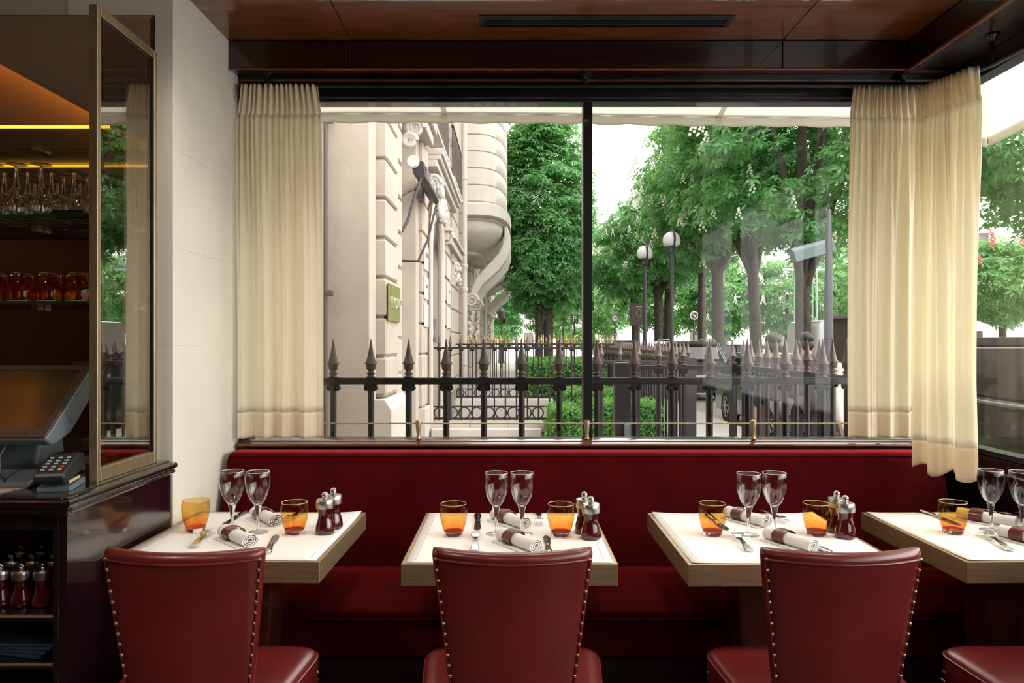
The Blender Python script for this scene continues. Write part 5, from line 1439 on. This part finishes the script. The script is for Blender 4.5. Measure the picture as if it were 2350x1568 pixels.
# signs
def disc_sign(name, label, x, y, z, r, txt=None, dark=False, arrow=False):
    t = thing(name, label, 'road sign', (x, y, GZ - 0.05))
    obj('post', MB().tube([(0, 0, 0), (0, 0, z - GZ)], 0.035, 8), m_pole, t)
    zz = z - GZ + 0.05
    obj('plate', MB().lathe([(r, -0.01), (r, 0.01)], 24), m_white, t, loc=(0, -0.05, zz), rot=(R(90), 0, 0))
    obj('ring', MB().tube([(r * 0.86 * math.cos(a), -0.065, zz + r * 0.86 * math.sin(a)) for a in [2*math.pi*k/24 for k in range(24)]], r * 0.11, 6, closed=True), pm('sign_grey_red', (0.16, 0.10, 0.10), 0.5) if not dark else m_white, t)
    if dark: obj('disc_face', MB().lathe([(r * 0.8, 0), (r * 0.8, 0.004)], 24), pm('sign_brown', (0.10, 0.085, 0.075), 0.5), t, loc=(0, -0.061, zz), rot=(R(90), 0, 0))
    if txt: text_obj('numerals', txt, r * 1.05, m_dark, t, (0, -0.066, zz), (R(90), 0, 0), 0.002)
    if arrow:
        ar = MB().prism([(-0.5, 0.08), (0.2, 0.08), (0.2, 0.32), (0.6, 0), (0.2, -0.32), (0.2, -0.08), (-0.5, -0.08)], 'y', 0, 0.004)
        ar.v = [(a * r, b, c * r) for a, b, c in ar.v]
        obj('arrow', ar, m_white, t, 0, loc=(0, -0.075, zz), rot=(0, R(40), 0))
    return t
disc_sign('speed_limit_sign', 'round 30 speed limit sign beyond the tall narrow chestnut', 2.76, 40, 2.72, 0.16, '30')
disc_sign('speed_limit_sign', 'round 30 speed limit sign beside the shorter globe lamp', 5.0, 36, 2.60, 0.18, '30')
disc_sign('arrow_sign', 'round dark sign with a white slanting arrow among the trunks', 8.1, 33, 2.62, 0.19, dark=True, arrow=True)
ps = thing('parking_sign', 'square dark parking sign with a white P', 'road sign', (2.82, 33.5, GZ))
obj('post', MB().tube([(0, 0, 0), (0, 0, 2.68)], 0.035, 8), m_pole, ps)
obj('plate', box(-0.18, 0.18, -0.06, -0.03, 2.32, 2.74), pm('sign_brown2', (0.10, 0.085, 0.085), 0.5), ps, 0)
text_obj('letter', 'P', 0.36, m_white, ps, (0, -0.062, 2.53), (R(90), 0, 0), 0.002)
po = thing('poster_panel', 'tall brown street poster panel with a pale oval emblem on a stem', 'poster panel', (4.86, 28.5, GZ))
obj('stem', MB().tube([(0, 0, 0), (0, 0, 2.2)], 0.07, 10), m_spear, po)
obj('case', box(-0.33, 0.22, -0.1, 0.1, 2.15, 2.98), pm('poster_brown', (0.06, 0.052, 0.045), 0.5), po, 0, 0.02)
obj('emblem', MB().tube([(0.0 + 0.09 * math.cos(a), -0.105, 2.6 + 0.15 * math.sin(a)) for a in [2*math.pi*k/20 for k in range(20)]], 0.014, 6, closed=True), pm('pale_print', (0.4, 0.36, 0.3), 0.6), po)
obj('print_bar', box(-0.1, 0.12, -0.104, -0.101, 2.84, 2.87), pm('pale_print', (0.4, 0.36, 0.3), 0.6), po, 0)
for i, (x, y, h) in enumerate(((1.40, 31.8, 2.0), (-0.62, 43, 2.8))):
    l = thing('street_lantern', ('narrow grey lantern post beyond the gilt fence', 'dark street lantern by the end of the stone building')[i], 'street lamp', (x, y, GZ))
    obj('pole', MB().tube([(0, 0, 0), (0, 0, h)], 0.04, 8), m_pole, l)
    obj('lantern', MB().lathe([(0.08, h), (0.2, h + 0.12), (0.23, h + 0.45), (0.12, h + 0.6), (0.03, h + 0.75)], 10), m_pole, l)
for i, (x, y) in enumerate(((9.2, 27.0), (12.0, 27.5), (8.2, 29.0))):
    b = thing('white_bollard', 'white road bollard among the tree trunks', 'bollard', (x, y, GZ - 0.1), 0, 'white bollards')
    obj('body', MB().lathe([(0.12, 0), (0.12, 1.25), (0.10, 1.32), (0.02, 1.34)], 14), m_white, b)

# ------------------------------------------------------------------ vehicles
def car(label, x, y, rz, L=4.3, W=1.78, H=1.46, paint=None, hood=0.92, boot=0.85, van=False, name='parked_car', taxi=False, rails=False):
    paint = paint or m_carp
    t = thing(name, label, 'van' if van else 'car', (x, y, GZ - 0.1), rz)
    h2 = L / 2
    g0 = 0.22
    if van:
        body = [(-h2, g0), (h2 - 0.05, g0), (h2, 0.7), (h2 - 0.12, 1.05), (h2 - 0.75, H - 0.12), (h2 - 1.1, H), (-h2 + 0.08, H), (-h2, H - 0.12)]
    else:
        body = [(-h2 + 0.05, g0), (h2 - 0.08, g0), (h2, 0.45), (h2 - 0.03, 0.68), (h2 - 0.25, 0.80), (h2 - 1.15, hood), (-h2 + 0.12, hood + 0.06), (-h2, 0.62), (-h2, 0.4)]
    body = rounded_profile(body, 0.07, 3)
    mb = MB()
    n = len(body)
    rows = []
    for s, w in ((-1, W/2 - 0.10), (-1, W/2), (1, W/2), (1, W/2 - 0.10)):
        k = 0.975 if abs(w - (W/2 - 0.10)) < 1e-6 else 1.0
        rows.append([(s * (w if True else 0), p[0] * (1 if k == 1 else 0.988), g0 + (p[1] - g0) * (1 if k == 1 else 0.985)) for p in body])
    rows = [rows[1], rows[2]]
    vs = [p for r in rows for p in r]
    fs = [tuple(range(n)), tuple(reversed(range(n, 2*n)))]
    for i in range(n):
        j = (i + 1) % n
        fs.append((j, i, n + i, n + j))
    bo = obj('body', mb.add(vs, fs), paint, t, 30, 0.05, seg=3)
    if not van:
        # glazed cabin, tapering to the roof
        lo = [(h2 - 1.15, hood - 0.02), (-h2 + 0.12, hood + 0.03)]
        up = [(h2 - 1.85, H - 0.05), (-h2 + 0.42, H - 0.07)]
        def sect(pl, w): return [(-w, pl[1][0], pl[1][1]), (w, pl[1][0], pl[1][1]), (w, pl[0][0], pl[0][1]), (-w, pl[0][0], pl[0][1])]
        vs = sect(lo, W/2 - 0.06) + sect(up, W/2 - 0.24)
        obj('glazing', MB().add(vs, [(3,2,1,0),(4,5,6,7),(0,1,5,4),(1,2,6,5),(2,3,7,6),(3,0,4,7)]), m_carg, t, 0, 0.05, seg=2)
        obj('roof', MB().prism(rounded_profile([(-h2 + 0.36, H - 0.09), (h2 - 1.78, H - 0.07), (h2 - 2.0, H), (-h2 + 0.6, H)], 0.05, 3), 'x', -W/2 + 0.23, W/2 - 0.23), paint, t, 30, 0.04)
        for s in (-1, 1):
            obj('pillar', MB().tube([(s * (W/2 - 0.09), -0.1, hood), (s * (W/2 - 0.245), -0.1, H - 0.06)], 0.04, 6), paint, t)
            obj('pillar', MB().tube([(s * (W/2 - 0.09), -h2 + 0.2, hood), (s * (W/2 - 0.245), -h2 + 0.5, H - 0.06)], 0.06, 6), paint, t)
            obj('mirror', MB().ball((s * (W/2 + 0.08), h2 - 1.45, hood + 0.08), 0.10, 10, 8, (1, 0.6, 0.7)), paint, t)
            obj('tail_lamp', box(s * (W/2 - 0.16) - 0.12, s * (W/2 - 0.16) + 0.12, -h2 - 0.005, -h2 + 0.05, 0.68, 0.84), m_tail, t, 0, 0.02)
            if rails: obj('roof_rail', MB().tube([(s * (W/2 - 0.28), -h2 + 0.5, H - 0.02), (s * (W/2 - 0.28), -h2 + 0.7, H + 0.05), (s * (W/2 - 0.28), h2 - 2.2, H + 0.05), (s * (W/2 - 0.28), h2 - 2.0, H - 0.02)], 0.02, 6), m_rim, t)
        obj('rear_screen', box(-W/2 + 0.28, W/2 - 0.28, -0.01, 0.01, -0.19, 0.19), pm('pale_screen', (0.30, 0.27, 0.27), 0.1, coat=1), t, 0, 0.03, loc=(0, -h2 + 0.235, (hood + H) / 2 - 0.015), rot=(R(-32), 0, 0))
        obj('bumper', box(-W/2 + 0.03, W/2 - 0.03, -h2 - 0.03, -h2 + 0.1, 0.32, 0.55), paint, t, 0, 0.05)
        obj('number_plate', box(-0.26, 0.26, -h2 - 0.04, -h2 - 0.028, 0.60, 0.71), m_plate, t, 0)
        if taxi: obj('taxi_light', MB().prism([(-0.18, 0), (0.18, 0), (0.08, 0.13), (-0.08, 0.13)], 'y', -0.06, 0.06), m_white, t, 0, 0.01, loc=(0, 0.05, H))
    else:
        for s in (-1, 1):
            obj('side_window', box(s * W/2 - 0.012, s * W/2 + 0.012, h2 - 1.75, h2 - 0.95, 1.15, H - 0.25), m_carg, t, 0, 0.01)
            obj('side_crease', box(s * W/2 - 0.006, s * W/2 + 0.006, -h2 + 0.15, h2 - 1.9, 1.18, 1.2), m_cars, t, 0)
            obj('door_seam', box(s * W/2 - 0.004, s * W/2 + 0.006, 0.2, 0.22, 0.3, H - 0.1), m_cars, t, 0)
    for s in (-1, 1):
        for yy in (-h2 + 0.82, h2 - 0.85):
            wh = obj('wheel', MB().lathe([(0.20, -0.10), (0.30, -0.105), (0.325, -0.06), (0.325, 0.06), (0.30, 0.105), (0.20, 0.10)], 28), m_tyre, t, 40, loc=(s * (W/2 - 0.09), yy, 0.325), rot=(0, R(90), 0))
            rm = MB().lathe([(0.195, -0.01), (0.205, 0.0), (0.205, 0.012), (0.185, 0.015)], 24, cap0=False, cap1=False).lathe([(0.05, 0.0), (0.05, 0.03), (0.02, 0.035)], 12)
            for k in range(7):
                a = 2 * math.pi * k / 7
                rm.tube([(0.03 * math.cos(a), 0.03 * math.sin(a), 0.022), (0.2 * math.cos(a + 0.12), 0.2 * math.sin(a + 0.12), 0.008)], 0.02, 5)
            obj('rim', rm, m_rim, wh, 40, loc=(0, 0, 0.09 * s), rot=(0 if s > 0 else R(180), 0, 0))
    return t
car('dark estate car parked at the kerb beyond the pavement fence', 5.12, 13.4, R(180), 4.2, 1.75, 1.40, name='estate_car')
car('dark off-road car with roof rails seen from behind down the road', 5.01, 22.2, 0, 4.4, 1.80, 1.62, hood=1.0, rails=True, name='offroad_car', paint=pm('graphite_paint', (0.06, 0.052, 0.052), 0.3, coat=1))
car('black off-road car right outside the side window', 5.35, 6.3, R(180), 4.5, 1.85, 1.66, hood=1.05, name='offroad_car')
car('dark taxi with a white roof light parked across the street', 10.3, 35, R(90), 4.3, 1.75, 1.48, taxi=True, name='taxi')
car('dark taxi half hidden by the kiosk across the street', 14.85, 34.6, R(90), 4.3, 1.75, 1.48, taxi=True, name='taxi')
car('silver car with a long dark roof beyond the garden fence', 4.98, 38.6, 0, 4.3, 1.75, 1.50, paint=m_cars, name='silver_car')
car('dark car driving away between the globe lamps', 7.6, 52, 0, 4.4, 1.8, 1.75, hood=1.05, name='distant_car', paint=pm('brown_paint', (0.09, 0.07, 0.07), 0.4))
car('white delivery van parked in front of the cream house', 9.1, 17.4, R(-90), 4.6, 1.9, 2.10, paint=m_carw, van=True, name='delivery_van')

# ------------------------------------------------------------------ far buildings
def house(label, x0, x1, y0, y1, h, nx, nz, mat, z_first=1.0, face='y', wh=1.6, ww=1.0, name='far_building'):
    t = thing(name, label, 'building', ((x0 + x1) / 2, y0, GZ - 0.1))
    hx = (x1 - x0) / 2
    obj('wall', box(-hx, hx, 0, y1 - y0, 0, h), mat, t, 0)
    obj('cornice', box(-hx - 0.2, hx + 0.2, -0.3, 0, h - 0.4, h), mat, t, 0)
    obj('string_course', box(-hx, hx, -0.12, 0, z_first + 2.6, z_first + 2.85), mat, t, 0)
    for i in range(nx):
        for j in range(nz):
            cx = -hx + (i + 0.5) * 2 * hx / nx; z = z_first + j * 3.2
            if z + wh > h - 0.5: continue
            w_ = obj('window_surround', MB().bb(cx - ww/2 - 0.12, cx - ww/2, -0.08, 0, z - 0.1, z + wh + 0.12).bb(cx + ww/2, cx + ww/2 + 0.12, -0.08, 0, z - 0.1, z + wh + 0.12).bb(cx - ww/2, cx + ww/2, -0.08, 0, z + wh, z + wh + 0.12).bb(cx - ww/2, cx + ww/2, -0.14, 0, z - 0.12, z), mat, t, 0)
            obj('window_pane', box(cx - ww/2, cx + ww/2, -0.02, 0.0, z, z + wh), m_fwin, w_, 0)
    return t
house('cream house front behind the delivery van', 17.3, 29, 30, 36, 13, 4, 4, m_facade, 1.2)
house('pale far building behind the taxis', 15, 42, 66, 74, 9, 10, 2, m_facade, 1.0, name='far_building')
house('pale far building at the end of the square', -6, 12, 84, 92, 7, 8, 2, m_facade, 1.0)
lh = hedge('clipped hedge along the far pavement behind the taxis', 9, 24, 37.5, 38.3, 1.25, 8000, 9, 0.06)

# ------------------------------------------------------------------ pedestrians
def skin_mesh(name, joints, edges, mat, parent, sub=2, root=0):
    me = bpy.data.meshes.new(name)
    me.from_pydata([j[0] for j in joints], edges, [])
    o = bpy.data.objects.new(name, me); col.objects.link(o); o.parent = parent
    s = o.modifiers.new('skin', 'SKIN'); s.use_smooth_shade = True
    for i, j in enumerate(joints):
        r = j[1]
        me.skin_vertices[0].data[i].radius = r if isinstance(r, tuple) else (r, r)
        me.skin_vertices[0].data[i].use_root = (i == root)
    sb = o.modifiers.new('sub', 'SUBSURF'); sb.levels = sub; sb.render_levels = sub
    me.materials.append(mat)
    return o
def person(label, x, y, rz, h=1.66, coat=None, trous=None, hair=None, stride=0.18):
    p = thing('person', label, 'person', (x, y, GZ), rz)
    s = h / 1.70
    J = []; E = []
    def j(pos, r, par=None):
        J.append((tuple(c * s for c in pos), r * s if not isinstance(r, tuple) else tuple(q * s for q in r)))
        if par is not None: E.append((par, len(J) - 1))
        return len(J) - 1
    pel = j((0, 0, 0.93), (0.15, 0.11)); wa = j((0, 0, 1.08), (0.13, 0.095), pel); che = j((0, 0.01, 1.28), (0.155, 0.11), wa); nk0 = j((0, 0, 1.43), 0.06, che); nk = j((0, 0.01, 1.49), 0.052, nk0)
    hd1 = j((0, 0.025, 1.56), (0.070, 0.085), nk); hd2 = j((0, 0.02, 1.635), (0.075, 0.092), hd1); j((0, 0.015, 1.68), (0.045, 0.06), hd2)
    j((0, 0.108, 1.578), 0.014, hd1)      # nose
    limbs = {}
    for sd, f in ((-1, 1), (1, -1)):
        hip = j((0.09 * sd, 0, 0.88), 0.085, pel); kn = j((0.095 * sd, 0.5 * stride * f + 0.03, 0.48), 0.058, hip); an = j((0.095 * sd, stride * f * 1.1 - 0.04, 0.09), 0.04, kn); j((0.10 * sd, stride * f * 1.1 + 0.12, 0.03), (0.04, 0.028), an)
        sh = j((0.175 * sd, 0, 1.37), 0.06, che); el = j((0.215 * sd, -0.12 * f - 0.02, 1.10), 0.043, sh); wr = j((0.20 * sd, -0.10 * f + 0.10, 0.87), 0.028, el); pa = j((0.195 * sd, -0.10 * f + 0.12, 0.80), (0.018, 0.036), wr)
        for k in range(4):
            j((0.19 * sd, -0.10 * f + 0.095 + 0.018 * k, 0.715 + 0.006 * abs(k - 1.5)), 0.008, pa)
        j((0.175 * sd, -0.10 * f + 0.165, 0.775), 0.009, wr)
        limbs[sd] = (hip, kn, an, sh, el, wr)
    skin_mesh('body', J, E, pm('skin_tone', (0.48, 0.30, 0.22), 0.5), p)
    # jacket: torso and sleeves, slightly larger than the body
    JJ = []; EE = []
    def k_(pos, r, par=None):
        JJ.append((tuple(pos), r if isinstance(r, tuple) else (r, r)))
        if par is not None: EE.append((par, len(JJ) - 1))
        return len(JJ) - 1
    P = lambda i: J[i][0]
    a = k_((0, 0, 0.82 * s), (0.18 * s, 0.135 * s)); b = k_(P(wa), (0.155 * s, 0.12 * s), a); c = k_(P(che), (0.18 * s, 0.13 * s), b); k_((0, 0, 1.455 * s), (0.075 * s, 0.07 * s), c)
    for sd in (-1, 1):
        _, _, _, sh, el, wr = limbs[sd]
        q = k_(P(sh), 0.078 * s, c); q2 = k_(P(el), 0.058 * s, q); k_(P(wr), 0.043 * s, q2)
    skin_mesh('jacket', JJ, EE, coat or m_dark, p)
    JJ.clear(); EE.clear()
    a = k_((0, 0, 0.93 * s), (0.165 * s, 0.125 * s))
    for sd in (-1, 1):
        hip, kn, an, *_ = limbs[sd]
        q = k_(P(hip), 0.097 * s, a); q2 = k_(P(kn), 0.072 * s, q); k_((P(an)[0], P(an)[1], P(an)[2] + 0.01), 0.055 * s, q2)
    skin_mesh('trousers', JJ, EE, trous or m_dark, p)
    for sd in (-1, 1):
        an = limbs[sd][2]
        x_, y_, z_ = P(an)
        obj('shoe', MB().ball((x_, y_ + 0.06, 0.05), 0.05, 12, 8, (0.95, 2.6, 0.95)), m_dark, p, 60)
        obj('eye', MB().ball((0.028 * sd * s, 0.098 * s, 1.605 * s), 0.009 * s, 8, 6), m_dark, p, 60)
        obj('ear', MB().ball((0.078 * sd * s, 0.02 * s, 1.59 * s), 0.026 * s, 8, 6, (0.35, 0.7, 1)), pm('skin_tone', (0.48, 0.30, 0.22), 0.5), p, 60)
    obj('mouth', MB().ball((0, 0.104 * s, 1.543 * s), 0.018 * s, 8, 6, (1, 0.3, 0.25)), pm('lip_tone', (0.38, 0.15, 0.13), 0.5), p, 60)
    hm = MB().ball((0, -0.012 * s, 1.635 * s), 0.095 * s, 18, 12, (0.93, 1.08, 0.85))
    hm.ball((0, -0.055 * s, 1.56 * s), 0.075 * s, 14, 10, (1.0, 0.6, 1.1))
    obj('hair', hm, hair or pm('dark_hair', (0.02, 0.014, 0.012), 0.5), p, 60)
    return p
m_coat1 = pm('charcoal_coat', (0.035, 0.03, 0.032), 0.8); m_coat2 = pm('plum_grey_coat', (0.085, 0.065, 0.068), 0.8); m_coat3 = pm('pale_shirt', (0.55, 0.50, 0.49), 0.8)
person('pedestrian in a charcoal jacket walking behind the pavement fence', 2.78, 7.9, R(12), 1.60, m_coat1, m_coat2)
person('pedestrian in a plum grey jacket walking beside the charcoal jacket', 3.32, 8.35, R(-8), 1.62, m_coat2, m_coat1, stride=0.12)
person('pedestrian in a pale shirt and dark trousers near the side of the terrace', 3.02, 6.45, R(170), 1.58, m_coat3, m_coat2, pm('fair_hair', (0.35, 0.25, 0.14), 0.6))
